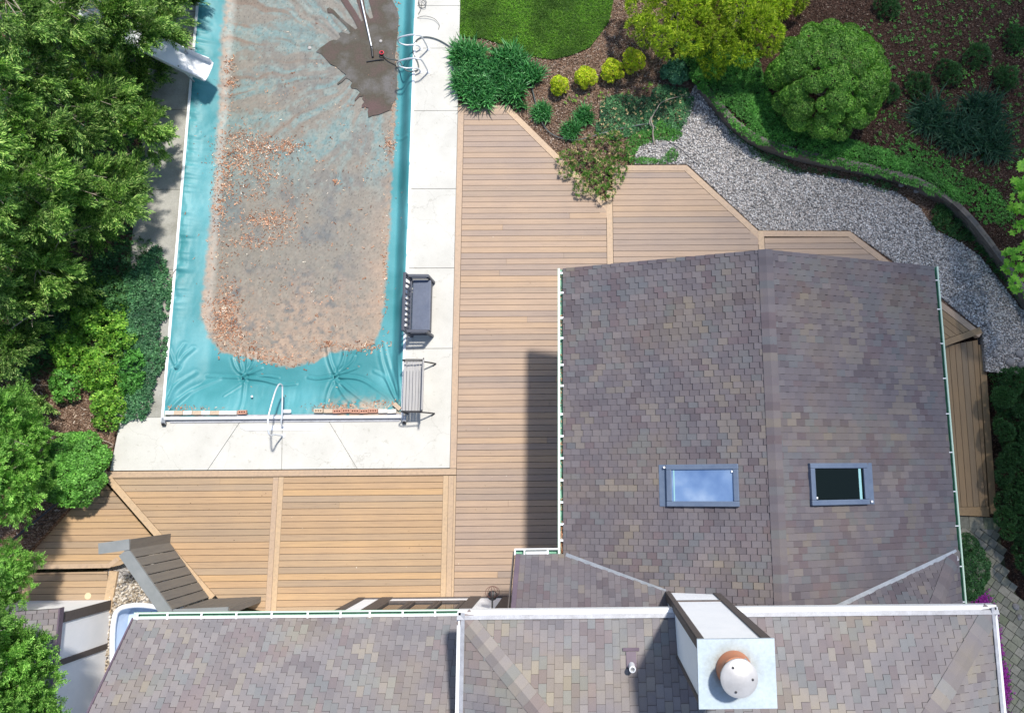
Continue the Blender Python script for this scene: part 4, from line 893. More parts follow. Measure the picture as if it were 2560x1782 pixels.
for y in (bt, bb_):
    s = 1 if y == bt else -1
    mb = MB(); mb.bar((bx0 + .03, y, .65), (bx1 - .02, y - s * .0, .62), .075, .045); mb.build('armrest', M_['plastic'], bn, bevel=.012)
    mb = MB(); mb.bar((bx0 + .03, y, 0), (bx0 + .03, y, .86), .07, .06, up=(0, 1, 0)); mb.bar((bx1 - .03, y, 0), (bx1 - .05, y, .62), .075, .06, up=(0, 1, 0)); mb.build('leg', M_['plastic'], bn, bevel=.008)
    mb = MB(); mb.bar((bx0 + .06, y, .22), (bx1 - .05, y, .22), .03, .05); mb.bar((bx0 + .06, y, .42), (bx1 - .05, y, .42), .03, .06); mb.build('side_rail', M_['plastic'], bn)
# weathered slat bench, back to the deck
gx0, gx1 = P3(1009, 960, .42).x, P3(1052, 960, .42).x; gt, gb = P3(1030, 903, .42).y, P3(1030, 1030, .42).y
gb2 = thing('garden_bench', 'weathered grey slatted bench with dark iron ends and ornate lattice back', 'bench', ((gx0 + gx1) / 2, (gt + gb) / 2, 0))
for i in range(6):
    x = gx0 + .03 + (gx1 - gx0 - .04) * i / 5; mb = MB(); mb.box((x, (gt + gb) / 2, .425 + .012 * (i in (0,)) - .008 * (i == 3)), (.060, gt - gb - .02, .022)); mb.build('seat_slat', M_['oldwood'], gb2, bevel=.003)
bx = gx1 + .03
mb = MB(); mb.bar((bx + .10, gt - .02, .80), (bx + .10, gb + .02, .80), .03, .05); mb.build('back_slat', M_['oldwood'], gb2, bevel=.003)
mb = MB(); mb.bar((bx + .02, gt - .02, .49), (bx + .02, gb + .02, .49), .028, .045); mb.build('back_slat', M_['oldwood'], gb2, bevel=.003)
mb = MB(); n = 9
for i in range(n):
    y = gb + .1 + (gt - gb - .2) * i / (n - 1); c = Vector((bx + .06, y, .645))
    mb.tube([c + Vector((math.sin(t) * .035, math.cos(t) * .055, math.sin(t) * .13)) for t in np.linspace(0, 2 * math.pi, 13)[:-1]], .009, 6, closed=True)
    mb.tube([c + Vector((-.035, -.06, -.13)), c + Vector((.035, .06, .13))], .008, 6); mb.tube([c + Vector((-.035, .06, -.13)), c + Vector((.035, -.06, .13))], .008, 6)
mb.build('lattice_panel', M_['iron'], gb2)
for y in (gt, gb):
    mb = MB()
    mb.tube(crom([(gx0 + .02, y, 0), (gx0 + .0, y, .22), (gx0 + .04, y, .41), (bx - .02, y, .42), (bx + .05, y, .6), (bx + .11, y, .84)], 5), .016, 7)
    mb.tube(crom([(bx - .04, y, .41), (bx + .08, y, .25), (bx + .22, y, .02)], 5), .017, 7)
    mb.tube(crom([(gx0 + .03, y, .42), (gx0 + .0, y, .56), (gx0 + .06, y, .66), (gx0 + .25, y, .66), (bx + .06, y, .63)], 5), .016, 7)
    mb.tube([(bx + .22, y, .02), (bx + .15, y - .05, .02)], .014, 6); mb.build('end_frame', M_['iron'], gb2, smooth=True)

# ================================================================== THE HOUSE
house = thing('house', 'large house with mottled grey shingle roofs, skylights and a white chimney', 'house', (2.5, -3, 0))
M = mat('laminated_shingles', (0.3, 0.3, 0.3), 0.9, 0, 0.15)
a = N(M, 'ShaderNodeAttribute', attribute_name='tone'); n1 = noise(M, 160, 3, .8); n2 = noise(M, .8, 4, .6)
c = mixc(M, a.outputs['Color'], ramp(M, n1.outputs['Fac'], [(.3, (.80, .80, .80)), (.7, (1.2, 1.2, 1.2))]).outputs[0], 1.0, 'MULTIPLY')
c = mixc(M, c, ramp(M, n2.outputs['Fac'], [(.32, (.84, .88, .93)), (.5, (1, 1, 1)), (.68, (1.10, 1.07, .93))]).outputs[0], 1.0, 'MULTIPLY'); base(M, c)
M_['shingle'] = M
TONES = [(0.185, 0.170, 0.180), (0.215, 0.200, 0.205), (0.165, 0.150, 0.160), (0.245, 0.225, 0.220), (0.27, 0.245, 0.205), (0.205, 0.215, 0.215), (0.18, 0.20, 0.205), (0.18, 0.14, 0.148), (0.145, 0.122, 0.132), (0.205, 0.18, 0.182)]
WT = [5, 5, 3.2, 3, 2, 2.5, 2, 1.8, 1.6, 3]
TB = .62; TSC = (1.0, 1.0, 1.0); TMEAN = (0.210, 0.194, 0.190)
def tone():
    t = rnd.choices(TONES, WT)[0]; k = rnd.uniform(.93, 1.07); return tuple((x * TB + q * (1 - TB)) * k * z * 1.07 for x, q, z in zip(t, TMEAN, TSC))
def shingles(parent, poly, zf, eave_pt, sdir, slope, E=.178, tw=.118, name='roof', zoff=0.0, stag=True, seed=1):
    """poly: roof face in plan; sdir: unit plan vector up the slope; slope: rise/run. One mesh of overlapping tabs over a deck."""
    rnd.seed(seed); udir = (-sdir[1], sdir[0])
    P = [((p[0] - eave_pt[0]) * udir[0] + (p[1] - eave_pt[1]) * udir[1], (p[0] - eave_pt[0]) * sdir[0] + (p[1] - eave_pt[1]) * sdir[1]) for p in poly]
    mb = MB(); zb = zf(*eave_pt)
    def wv(u, s, h): return (eave_pt[0] + u * udir[0] + s * sdir[0], eave_pt[1] + u * udir[1] + s * sdir[1], zb + slope * s + h + zoff)
    mb.prism([(p[0], p[1], zf(p[0], p[1]) - .002 + zoff) for p in poly], lambda p: p[2] - .10, None, (.1, .1, .1))
    ulo = min(p[0] for p in P); uhi = max(p[0] for p in P); shi = max(p[1] for p in P); k = 0; u = ulo - .05; prevrow = {}
    while u < uhi:
        wd = tw * rnd.choice([.92, 1, 1, 1.1]); off = (E / 2 if (k % 2 and stag) else 0) - .02 + rnd.choice([0, 0, 0, .02, -.03]); j = 0; cur = {}
        s0 = -E + off
        while s0 < shi:
            s1 = s0 + E; col = prevrow.get(j) if (prevrow.get(j) and rnd.random() < .34) else (cur.get(j - 1) if cur.get(j - 1) and rnd.random() < .08 else tone()); cur[j] = col; j += 1
            jit = rnd.uniform(-.004, .004)
            q = clipconv([(u + .0015, max(s0, -.02)), (u + wd - .0015, max(s0, -.02)), (u + wd - .0015, s1 + .01), (u + .0015, s1 + .01)], P) if s1 > 0 else []
            if len(q) >= 3 and area2(q) > 1e-4:
                lift = rnd.uniform(.016, .024)
                pts = [wv(a, b, .003 + lift * (1 - min(1, max(0, (b - s0) / E)))) for a, b in q]; n = len(pts); b0 = len(mb.v)
                ar = sum(q[i][0] * q[(i + 1) % n][1] - q[(i + 1) % n][0] * q[i][1] for i in range(n))
                if ar < 0: pts = pts[::-1]
                mb.v += pts + [(p[0], p[1], p[2] - .022) for p in pts]
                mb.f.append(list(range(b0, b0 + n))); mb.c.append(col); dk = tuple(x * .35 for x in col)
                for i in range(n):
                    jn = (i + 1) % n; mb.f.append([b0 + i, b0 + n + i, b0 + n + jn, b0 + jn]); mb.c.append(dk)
            s0 = s1
        prevrow = cur; u += wd; k += 1
    return mb.build(name, M_['shingle'], parent)
def caps(parent, a, b, wd, drop, name='ridge_cap', step=.155, seed=3, TN=None):
    """cap shingles folded over a ridge or hip from a (low) to b; drop = fall on each side across the half width"""
    rnd.seed(seed); a = Vector(a); b = Vector(b); d = b - a; l = d.length; d.normalize(); sd = Vector((d.y, -d.x, 0)).normalized(); n = int(l / step); mb = MB()
    for i in range(n):
        t = tone(); t = tuple(x * 1.04 for x in t)
        p0 = a + d * (i * step); p1 = a + d * min(l, (i + 1) * step + .03); h0 = Vector((0, 0, .034)); h1 = Vector((0, 0, .020)); e0 = Vector((0, 0, drop[0])); e1 = Vector((0, 0, drop[1])); w0 = wd / 2
        P = [p0 + sd * w0 + h0 - e0, p0 + h0, p0 - sd * w0 + h0 - e1, p1 + sd * w0 + h1 - e0, p1 + h1, p1 - sd * w0 + h1 - e1]; lo = [q - Vector((0, 0, .03)) for q in P]
        k = len(mb.v); mb.v += [tuple(q) for q in P + lo]
        for f in ((0, 3, 4, 1), (1, 4, 5, 2), (6, 0, 1, 7), (7, 1, 2, 8), (6, 9, 3, 0), (8, 2, 5, 11)): mb.f.append([k + q for q in f]); mb.c.append(t)
    return mb.build(name, M_['shingle'], parent)
EX0, EX1, RX, ZE, ZR, NY, SY = -0.445, 7.09, 3.37, 2.8, 4.0, 4.12, -1.47
kw = (ZR - ZE) / (RX - EX0); ke = (ZR - ZE) / (EX1 - RX); vy = SY - (ZR - ZE)
fw = lambda x, y: ZE + kw * (x - EX0); fe = lambda x, y: ZE + ke * (EX1 - x)
fn = lambda x, y: ZE + (SY - y) * 1.0
TSC = (.655, .63, .665)  # wing shingles darkened and blued: part of their shade put in the colour
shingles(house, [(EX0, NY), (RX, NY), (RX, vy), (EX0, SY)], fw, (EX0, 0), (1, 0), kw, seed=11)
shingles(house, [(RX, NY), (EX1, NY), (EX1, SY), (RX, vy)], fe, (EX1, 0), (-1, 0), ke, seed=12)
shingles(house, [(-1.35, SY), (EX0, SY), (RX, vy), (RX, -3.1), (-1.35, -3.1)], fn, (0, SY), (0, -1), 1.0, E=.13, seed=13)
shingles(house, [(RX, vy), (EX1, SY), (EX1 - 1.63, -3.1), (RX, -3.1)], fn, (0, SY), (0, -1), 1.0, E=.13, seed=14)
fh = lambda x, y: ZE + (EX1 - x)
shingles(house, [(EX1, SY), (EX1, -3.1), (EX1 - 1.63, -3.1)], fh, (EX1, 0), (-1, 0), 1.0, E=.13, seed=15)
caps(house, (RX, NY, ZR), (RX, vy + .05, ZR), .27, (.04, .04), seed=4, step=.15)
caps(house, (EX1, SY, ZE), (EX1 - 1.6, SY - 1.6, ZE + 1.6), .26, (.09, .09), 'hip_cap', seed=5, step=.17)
# lower west roof
TSC = (.97, .955, .955); TB = .50
LX0, LX1, LY, kL = -8.45, -1.9, -2.585, 0.80
fl = lambda x, y: ZE + (LY - y) * kL
shingles(house, [(LX0, LY), (LX1, LY), (LX1, -4.9), (LX0, -4.9)], fl, (0, LY), (0, -1), kL, E=.15, tw=.125, seed=16)
mb = MB(); mb.prism([(LX0, -4.9, fl(0, -4.9)), (LX1, -4.9, fl(0, -4.9)), (LX1, -7.4, 2.8), (LX0, -7.4, 2.8)], lambda p: p[2] - .1, None, (.2, .19, .19)); mb.build('roof', M_['shingle'], house)
# upper hipped roof
UX0, UX1, UYN, ZU, kU = -2.10, 6.74, -2.20, 4.60, 0.46
fu = lambda x, y: ZU + (UYN - y) * kU
R0 = 3.5; yr = UYN - R0
shingles(house, [(UX0, UYN), (UX1, UYN), (UX1 - R0, yr), (UX0 + R0, yr)], fu, (0, UYN), (0, -1), kU, E=.185, tw=.128, seed=17)
shingles(house, [(UX0, UYN), (UX0 + R0, yr), (UX0, yr - R0)], lambda x, y: ZU + (x - UX0) * kU, (UX0, 0), (1, 0), kU, E=.185, tw=.128, seed=18)
shingles(house, [(UX1, UYN), (UX1 - R0, yr), (UX1, yr - R0)], lambda x, y: ZU + (UX1 - x) * kU, (UX1, 0), (-1, 0), kU, E=.185, tw=.128, seed=19)
mb = MB(); zt = ZU + R0 * kU
mb.prism([(UX0, yr - R0, ZU), (UX1, yr - R0, ZU), (UX1 - R0, yr, zt), (UX0 + R0, yr, zt)], lambda p: p[2] - .1, None, (.2, .19, .19)); mb.build('roof', M_['shingle'], house)
caps(house, (UX0 + .06, UYN - .06, ZU + .03), (UX0 + R0, yr, zt), .30, (.05, .05), 'hip_cap', seed=6, step=.19)
caps(house, (UX1 - .06, UYN - .06, ZU + .03), (UX1 - R0, yr, zt), .30, (.05, .05), 'hip_cap', seed=7, step=.19)
# walls
def wall(pts, z0, z1, name='wall', m='stucco'): mb = MB(); mb.prism(pts, z0, z1); return mb.build(name, M_[m], house)
wall([(0, 3.75), (6.65, 3.75), (6.65, -1.9), (0, -1.9)], -.5, 2.72)
mb = MB(); mb.prism([(0.02, 3.74), (6.63, 3.74), (6.63, 3.6), (0.02, 3.6)], 2.7, 2.9); mb.poly([(0, 3.75, 2.7), (6.65, 3.75, 2.7), (RX, 3.75, 3.88)][::-1]); mb.build('gable_wall', M_['stucco'], house)
wall([(-5.13, -2.70), (-1.33, -2.70), (-1.33, -6.5), (-5.13, -6.5)], -.5, 2.6)
wall([(-8.15, -3.1), (-5.1, -3.1), (-5.1, -6.9), (-8.15, -6.9)], -.5, 2.6)
wall([(-1.2, -1.9), (6.65, -1.9), (6.65, -7), (-1.2, -7)], -.5, 2.6)
wall([(-1.7, -2.75), (6.35, -2.75), (6.35, -8.8), (-1.7, -8.8)], 2.5, 4.55)
# timber framing, white panels and windows of the north wall
YW = -2.70
def tb(x0, x1, z0, z1, t=.03, name='timber_beam'): mb = MB(); mb.box(((x0 + x1) / 2, YW + t / 2, (z0 + z1) / 2), (x1 - x0, t, z1 - z0)); return mb.build(name, M_['timber'], house)
tb(-5.13, -4.98, 0, 2.6, .04); tb(-4.60, -4.36, 0, 2.6, .04); tb(-2.62, -2.38, 0, 2.6, .04); tb(-1.88, -1.5, 0, 2.6, .04)
tb(-4.98, -4.60, 0, .05); tb(-4.36, -2.62, 0, .05); tb(-2.38, -1.88, 0, .05); tb(-4.36, -2.62, .50, .60)
for i in range(3):
    x0 = -4.34 + i * .575; x1 = x0 + .56; mb = MB()
    for a in ((x0, x0 + .07, .6, 2.3), (x1 - .07, x1, .6, 2.3)): mb.box(((a[0] + a[1]) / 2, YW + .025, (a[2] + a[3]) / 2), (a[1] - a[0], .05, a[3] - a[2]))
    mb.box(((x0 + x1) / 2, YW + .025, .64), (x1 - x0 - .14, .05, .08)); mb.box(((x0 + x1) / 2, YW + .025, 2.26), (x1 - x0 - .14, .05, .08))
    wi = mb.build('window', M_['timber'], house)
    mb = MB(); mb.box(((x0 + x1) / 2, YW + .008, 1.45), (x1 - x0 - .14, .012, 1.54)); mb.build('pane', mat('window_glass', (0.03, 0.035, 0.04), 0.04, 0, 1.0), wi)
# gutters -------------------------------------------------------------
def gutter(a, b, outer, name='gutter', lipm='white', inm='greengutter', wd=.115, brs=(), brw=.035, spans=None):
    """open trough from a to b along the eave; outer = unit plan vector pointing away from the roof"""
    a = Vector(a); b = Vector(b); o = Vector((*outer, 0)); mb = MB(); d = (b - a).normalized()
    prof = [(0, 0), (0, -.10), (wd, -.10), (wd, .0)]
    for (p, q) in zip(prof[:-1], prof[1:]):
        c0 = a + o * (p[0] + q[0]) * .5 + Vector((0, 0, (p[1] + q[1]) / 2)); c1 = c0 + (b - a)
        hz = abs(p[0] - q[0]) > .01; mb.bar(c0, c1, abs(p[0] - q[0]) + .004 if hz else .004, .004 if hz else abs(p[1] - q[1]))
    g_ = mb.build(name, M_[inm], house)
    mb = MB(); c0 = a + o * wd; mb.bar(c0 + Vector((0, 0, .0)), b + o * wd, .03, .018)
    mb.build('lip', M_[lipm], g_)
    for t in brs:
        c = a + d * t; mb = MB(); mb.bar(c - o * .015 + Vector((0, 0, .012)), c + o * (wd + .012) + Vector((0, 0, .010)), brw, .008); mb.build('bracket', M_['white'], g_)
    return g_
yg = LY + .01; zg = ZE + .005
bx_px = [345, 420, 505, 592, 680, 770, 852, 925, 1007, 1088, 1168, 1241]
x_of = lambda px: W(px, 1530, zg)[0]
gutter((LX0, yg, zg), (-1.40, yg, zg), (0, 1), wd=.10, lipm='palegreen', brs=[x_of(p) - LX0 for p in bx_px[:]])
mb = MB(); mb.bar((LX0, yg + .020, zg + .012), (-1.42, yg + .020, zg + .012), .045, .012); mb.build('drip_edge', M_['white'], house)
mb = MB(); mb.bar((LX0 - .012, LY + .02, fl(0, LY) + .005), (LX0 - .012, -4.9, fl(0, -4.9) + .005), .03, .05); mb.build('rake_edge', M_['mauve'], house)
ywb = [683, 732, 795, 845, 912, 964, 1035, 1090, 1145, 1200, 1255, 1310, 1350]
y_of = lambda py: W(1407, py, ZE)[1]
gutter((EX0, NY, ZE), (EX0, SY, ZE), (-1, 0), wd=.075, lipm='palegreen', brs=[NY - y_of(p) for p in ywb], brw=.04)
mb = MB(); mb.bar((EX0 - .078, NY, ZE + .004), (EX0 - .078, SY, ZE + .004), .045, .022); mb.build('gutter_edge', M_['palegreen'], house)
gutter((EX1, SY - 1.3, ZE), (EX1, NY, ZE), (1, 0), wd=.06, lipm='greengutter', brs=[.35, 1.0, 1.75, 2.4, 3.15, 3.9, 4.6, 5.3, 6.0, 6.6], brw=.02)
mb = MB(); mb.tube([(EX1 + .065, SY - 1.3, ZE + .004), (EX1 + .065, NY, ZE + .004)], .02, 10); mb.build('gutter_edge', M_['palegreen'], house, smooth=True)
gutter((-1.36, SY, ZE), (EX0 - .08, SY, ZE), (0, 1), wd=.09, lipm='white', brs=[.0, .18, .62], brw=.03)
mb = MB(); mb.bar((-1.15, SY + .025, ZE + .012), (-.72, SY + .025, ZE + .012), .05, .012); mb.build('drip_edge', M_['white'], house)
# dead leaves caught in the gutter corner
xg = NR.uniform(EX0 - .09, EX0 - .01, 260); yg_ = np.concatenate([NR.uniform(SY, SY + .5, 110), NR.uniform(SY, NY, 150)]); o = scatter('gutter_leaves', M_['deadleaf'], np.stack([xg, yg_, np.full(260, ZE - .07) + .04 * NR.uniform(0, 1, 260)], 1), flat_nrm(260, 5, .6), DL, .035, rs=12)
tag(o, 'brown leaves and green bits lodged in the left gutter of the skylit roof', 'dead leaves', kind='stuff')
# mauve rake flashing of the small north slope, valley flashings
mb = MB(); mb.bar((-1.30, SY - .0, ZE + .03), (-1.30, -2.9, fn(0, -2.9) + .03), .085, .02); mb.build('rake_flashing', M_['mauve'], house)
mb = MB(); mb.bar((-1.39, SY, ZE - .06), (-1.39, -2.9, fn(0, -2.9) - .06), .02, .16); mb.build('rake_board', M_['timber'], house)
def valley(a, b, wd=.19):
    a = Vector(a); b = Vector(b); d = (b - a).normalized(); sd = Vector((d.y, -d.x, 0)).normalized()
    mb = MB(); mb.bar(a + Vector((0, 0, .03)), b + Vector((0, 0, .03)), wd * .45, .008)
    k = mb.build('valley_flashing', M_['galv'], house)
    mb = MB(); s = -1 if b.x > a.x else 1
    o_ = Vector((0, -1, 0)) * wd * .62
    mb.bar(a + o_ + Vector((0, 0, .075)), b + o_ + Vector((0, 0, .075)), wd * .42, .01); mb.build('flashing_edge', M_['whitedirty'], k)
valley((EX0 + .05, SY - .02, ZE + .02), (1.42, SY - .62, fw(1.42, 0) + .01)); valley((EX1 - .05, SY - .02, ZE + .02), (RX + .1, vy + .03, ZR - .02))
# upper eave: white metal edge with dusty inner flange
def edge(a, b, inn):
    a = Vector(a); b = Vector(b); i = Vector((*inn, 0)); mb = MB()
    mb.bar(a + i * .0 + Vector((0, 0, -.075)), b + i * .0 + Vector((0, 0, -.075)), .035, .17); f = mb.build('fascia', M_['white'], house)
    mb = MB(); mb.bar(a + i * .03 + Vector((0, 0, .034)), b + i * .03 + Vector((0, 0, .034)), .045, .02); mb.build('edge_lip', M_['white'], f)
    mb = MB(); mb.bar(a + i * .085 + Vector((0, 0, .074)), b + i * .085 + Vector((0, 0, .074)), .07, .012, up=(-i.x * .4, -i.y * .4, 1)); mb.build('edge_flange', M_['whitedirty'], f)
edge((UX0 - .02, UYN + .01, ZU), (UX1 + .02, UYN + .01, ZU), (0, -1)); edge((UX0 - .01, UYN, ZU), (UX0 - .01, yr - R0, ZU), (1, 0)); edge((UX1 + .01, UYN, ZU), (UX1 + .01, yr - R0, ZU), (-1, 0))
# chimney ---------------------------------------------------------------
CT = 7.4; cx0, cx1, cyN, cyS = 1.415, 2.36, -2.085, -2.885
ch = MB(); ch.prism([(cx0 + .02, cyN - .02), (cx1 - .02, cyN - .02), (cx1 - .02, cyS + .02), (cx0 + .02, cyS + .02)], 3.0, CT - .02); chim = ch.build('chimney', M_['stucco'], house)
def cbox(x0, x1, y0, y1, z0, z1, name, m): mb = MB(); mb.box(((x0 + x1) / 2, (y0 + y1) / 2, (z0 + z1) / 2), (abs(x1 - x0), abs(y1 - y0), abs(z1 - z0))); return mb.build(name, M_[m], chim)
zc0 = 3.05
cbox(cx0, cx0 + .085, cyN - .021, cyN + .006, zc0, CT - .03, 'corner_trim', 'timber'); cbox(cx1 - .115, cx1, cyN - .021, cyN + .006, zc0, CT - .03, 'corner_trim', 'timber')
cbox(cx0 + .085, cx1 - .115, cyN - .021, cyN + .003, 4.38, 4.42, 'cross_trim', 'timber'); cbox(cx0 + .085, cx1 - .115, cyN - .021, cyN + .003, CT - .09, CT - .03, 'cross_trim', 'timber'); cbox(cx0 + .085, cx1 - .115, cyN - .021, cyN + .003, 3.3, 3.44, 'cross_trim', 'timber')
cbox(cx0 - .006, cx0 + .021, cyN - .0215, cyN - .13, zc0, CT - .03, 'corner_trim', 'timber'); cbox(cx0 - .006, cx0 + .021, cyS + .0, cyS + .05, zc0, CT - .03, 'corner_trim', 'timber')
cbox(cx1 - .021, cx1 + .006, cyN - .0215, cyN - .13, zc0, CT - .03, 'corner_trim', 'timber')
mb = MB(); mb.prism([(cx0 - .02, cyN + .015), (cx1 + .02, cyN + .015), (cx1 + .02, cyS - .02), (cx0 - .02, cyS - .02)], CT - .035, CT + .012); mb.build('chimney_cap', M_['bluecap'], chim)
fx, fy, _ = W(1838, 1676, CT + .1)
Mc = M_['bluecap']; g0 = N(Mc, 'ShaderNodeNewGeometry'); dv = N(Mc, 'ShaderNodeVectorMath', operation='DISTANCE'); L(Mc, g0.outputs['Position'], dv.inputs[0]); dv.inputs[1].default_value = (fx - .02, fy - .02, CT)
nn_ = noise(Mc, 9, 4, .7); ad = N(Mc, 'ShaderNodeMath', operation='MULTIPLY_ADD'); L(Mc, nn_.outputs['Fac'], ad.inputs[0]); ad.inputs[1].default_value = .22; L(Mc, dv.outputs['Value'], ad.inputs[2])
old = Mc.node_tree.nodes['Principled BSDF'].inputs['Base Color'].links[0].from_socket
base(Mc, mixc(Mc, old, ramp(Mc, ad.outputs[0], [(.30, (.55, .42, .32)), (.40, (.85, .82, .76)), (.52, (1, 1, 1))]).outputs[0], 1.0, 'MULTIPLY'))
mb = MB(); mb.lathe((fx, fy, CT + .01), [(.225, 0), (.225, .05), (.205, .10), (.20, .24), (.16, .24), (.16, .05)], 36); fl_ = mb.build('flue', M_['terracotta'], chim, smooth=True)
fx2, fy2, _ = W(1849, 1696, CT + .36)
mb = MB(); mb.lathe((fx2, fy2, CT + .33), [(.14, -.03), (.225, -.02), (.232, .0), (.228, .018), (.20, .035), (.195, .036), (.12, .065), (.04, .078)], 40); cp = mb.build('flue_cap', noisy('dull_metal_enamel', (0.60, 0.585, 0.57), (0.47, 0.455, 0.44), 5, .35, metal=.35), chim, smooth=True)
for t in (2.1, 4.35, 6.25):
    mb = MB(); mb.lathe((fx2 + .155 * math.cos(t), fy2 + .155 * math.sin(t), CT + .375), [(.016, 0), (.016, .014), (.006, .018)], 8); mb.build('bolt', M_['iron'], cp)
for t in (1, 3.1, 5.2):
    mb = MB(); mb.box((fx + .19 * math.cos(t), fy + .19 * math.sin(t), CT + .27), (.03, .03, .12)); mb.build('cap_bracket', M_['galv'], chim)
# skylights ---------------------------------------------------------------
def skylight(x0, x1, y0, y1, fz, slope, glass, left):
    up = .10; d = 1 if slope > 0 else -1
    def P(x, y, h): return Vector((x, y, fz(x, y) + h))
    mb = MB(); t = .095; A_ = Vector((0, 0, 1))
    nrm = Vector((-slope, 0, 1)).normalized()
    mb.bar(P(x0, y0 - t / 2, up / 2), P(x1, y0 - t / 2, up / 2), t, up, up=nrm); mb.bar(P(x0, y1 + t / 2, up / 2), P(x1, y1 + t / 2, up / 2), t, up, up=nrm)
    mb.bar(P(x0 + t / 2, y0 - t, up / 2 + .001), P(x0 + t / 2, y1 + t, up / 2 + .001), t, up, up=nrm); mb.bar(P(x1 - t / 2, y0 - t, up / 2 + .001), P(x1 - t / 2, y1 + t, up / 2 + .001), t, up, up=nrm)
    s = mb.build('skylight', M_['bluegrey'], house, bevel=.012)
    mb = MB(); mb.poly([tuple(P(x0 + t * .9, y1 + t * .9, up * .62)), tuple(P(x1 - t * .9, y1 + t * .9, up * .62)), tuple(P(x1 - t * .9, y0 - t * .9, up * .62)), tuple(P(x0 + t * .9, y0 - t * .9, up * .62))]); mb.build('pane', glass, s)
    e = x0 - .06 if left else x1 + .06; mb = MB(); mb.bar(P(e, y0 + .0, .022), P(e, y1 - .0, .022), .15, .006, up=nrm); mb.build('apron_flashing', M_['bluegrey'], s)
    xs_ = x0 + t + .035 if left else x1 - t - .06; mb = MB(); mb.bar(P(xs_, y0 - t, up * .62 + .004), P(xs_, y1 + t, up * .62 + .004), .022 if left else .055, .004, up=nrm); mb.build('glazing_strip', mat('pale_teal_seal', (0.30, 0.55, 0.55), .3), s)
    for px_, py_ in (((x0 + .02 if left else x1 - .0) - .06 * (1 if left else -1), y0 - .05 if left else y1 + .05), ((x1 - t - .02) if left else (x0 + t + .02), y0 - t - .04 if left else y1 + t + .04)):
        mb = MB(); mb.box(P(px_, py_, up * .75), (.035, .035, .03)); mb.build('clip', M_['white'], s)
g1 = mat('painted_sky_glass', (0.10, 0.22, 0.48), 0.08, 0, 1.0); nG = noise(g1, 1.8, 4, .45); base(g1, ramp(g1, nG.outputs['Fac'], [(.32, (0.10, 0.18, 0.36)), (.5, (0.17, 0.27, 0.46)), (.66, (0.30, 0.40, 0.56))]).outputs[0]); g2_ = mat('dark_glass', (0.004, 0.008, 0.006), 0.05, 0, 0.25)  # panes carry their reflections as colour: sky blue left, dark trees right
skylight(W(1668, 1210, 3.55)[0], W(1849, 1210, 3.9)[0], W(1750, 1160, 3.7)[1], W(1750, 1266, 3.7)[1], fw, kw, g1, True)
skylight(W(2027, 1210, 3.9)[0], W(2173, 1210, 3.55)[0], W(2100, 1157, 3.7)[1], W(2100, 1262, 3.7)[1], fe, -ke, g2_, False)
# vent pipe on the upper roof
vx, vyy, _ = W(1581, 1668, 5.2); vz = fu(vx, vyy)
mb = MB(); mb.box((vx, vyy + .06, vz + .01), (.16, .24, .012), Matrix.Rotation(math.atan(kU), 3, 'X').inverted().transposed().inverted()); mb.box((vx, vyy + .20, vz - .05), (.26, .05, .012)); vf = mb.build('vent_flashing', M_['mauve'], house)
mb = MB(); mb.lathe((vx, vyy - .02, vz - .05), [(.05, 0), (.05, .34), (.038, .345), (.038, .2)], 18); mb.build('vent_pipe', M_['white'], vf, smooth=True)
# wall lantern
lx, ly, lz = W(1231, 1488, 1.75); ln = thing('wall_lantern', 'black wire cage lantern on the house wall by the dark post', 'lantern', (lx, ly, lz))
mb = MB(); mb.lathe((lx, ly, lz - .02), [(.06, 0), (.10, .02), (.09, .05), (.05, .07)], 14); mb.build('base_plate', M_['black'], ln, smooth=True)
for i in range(6):
    t = i * math.pi / 6; mb = MB(); mb.tube([(lx + .15 * math.cos(t) * math.cos(q), ly + .12 + .11 * math.sin(q) - .04, lz + .15 * math.sin(t) * math.cos(q) + .05) for q in np.linspace(-1.2, 1.57, 9)], .005, 5); mb.build('cage_wire', mat('rusty_wire', (0.14, 0.06, 0.05), .6), ln)
mb = MB(); mb.bar((lx, ly, lz), (lx, YW, lz), .03, .03); mb.build('arm', M_['black'], ln)

# ---- neighbouring shed at the lower left
sh = thing('shed', 'half timbered white outbuilding with dark shingle roof beside the passage', 'outbuilding', (-12.5, -4, -.4))
sx = -10.86; mb = MB(); mb.prism([(sx, -2.72), (sx, -8), (-15, -8), (-15, -2.72)], -.5, 1.28); mb.build('wall', M_['stucco'], sh)
for y, wd in ((-2.82, .2), (-3.72, .12), (-5.45, .14)): mb = MB(); mb.box((sx + .012, y, .38), (.03, wd, 1.76)); mb.build('timber_beam', M_['timber'], sh)
mb = MB(); mb.box((sx + .014, -5, -.44), (.034, 5.0, .12)); mb.build('timber_beam', M_['timber'], sh)
fs = lambda x, y: 1.34 + (sx + .02 - x) * .45
shingles(sh, [(sx + .02, -2.62), (sx + .02, -8), (-15, -8), (-15, -2.62)], fs, (sx + .02, 0), (-1, 0), .45, E=.17, seed=21)
mb = MB(); mb.bar((sx + .04, -2.60, 1.32), (sx + .04, -8, 1.32), .03, .13); mb.build('fascia', M_['mauve'], sh)
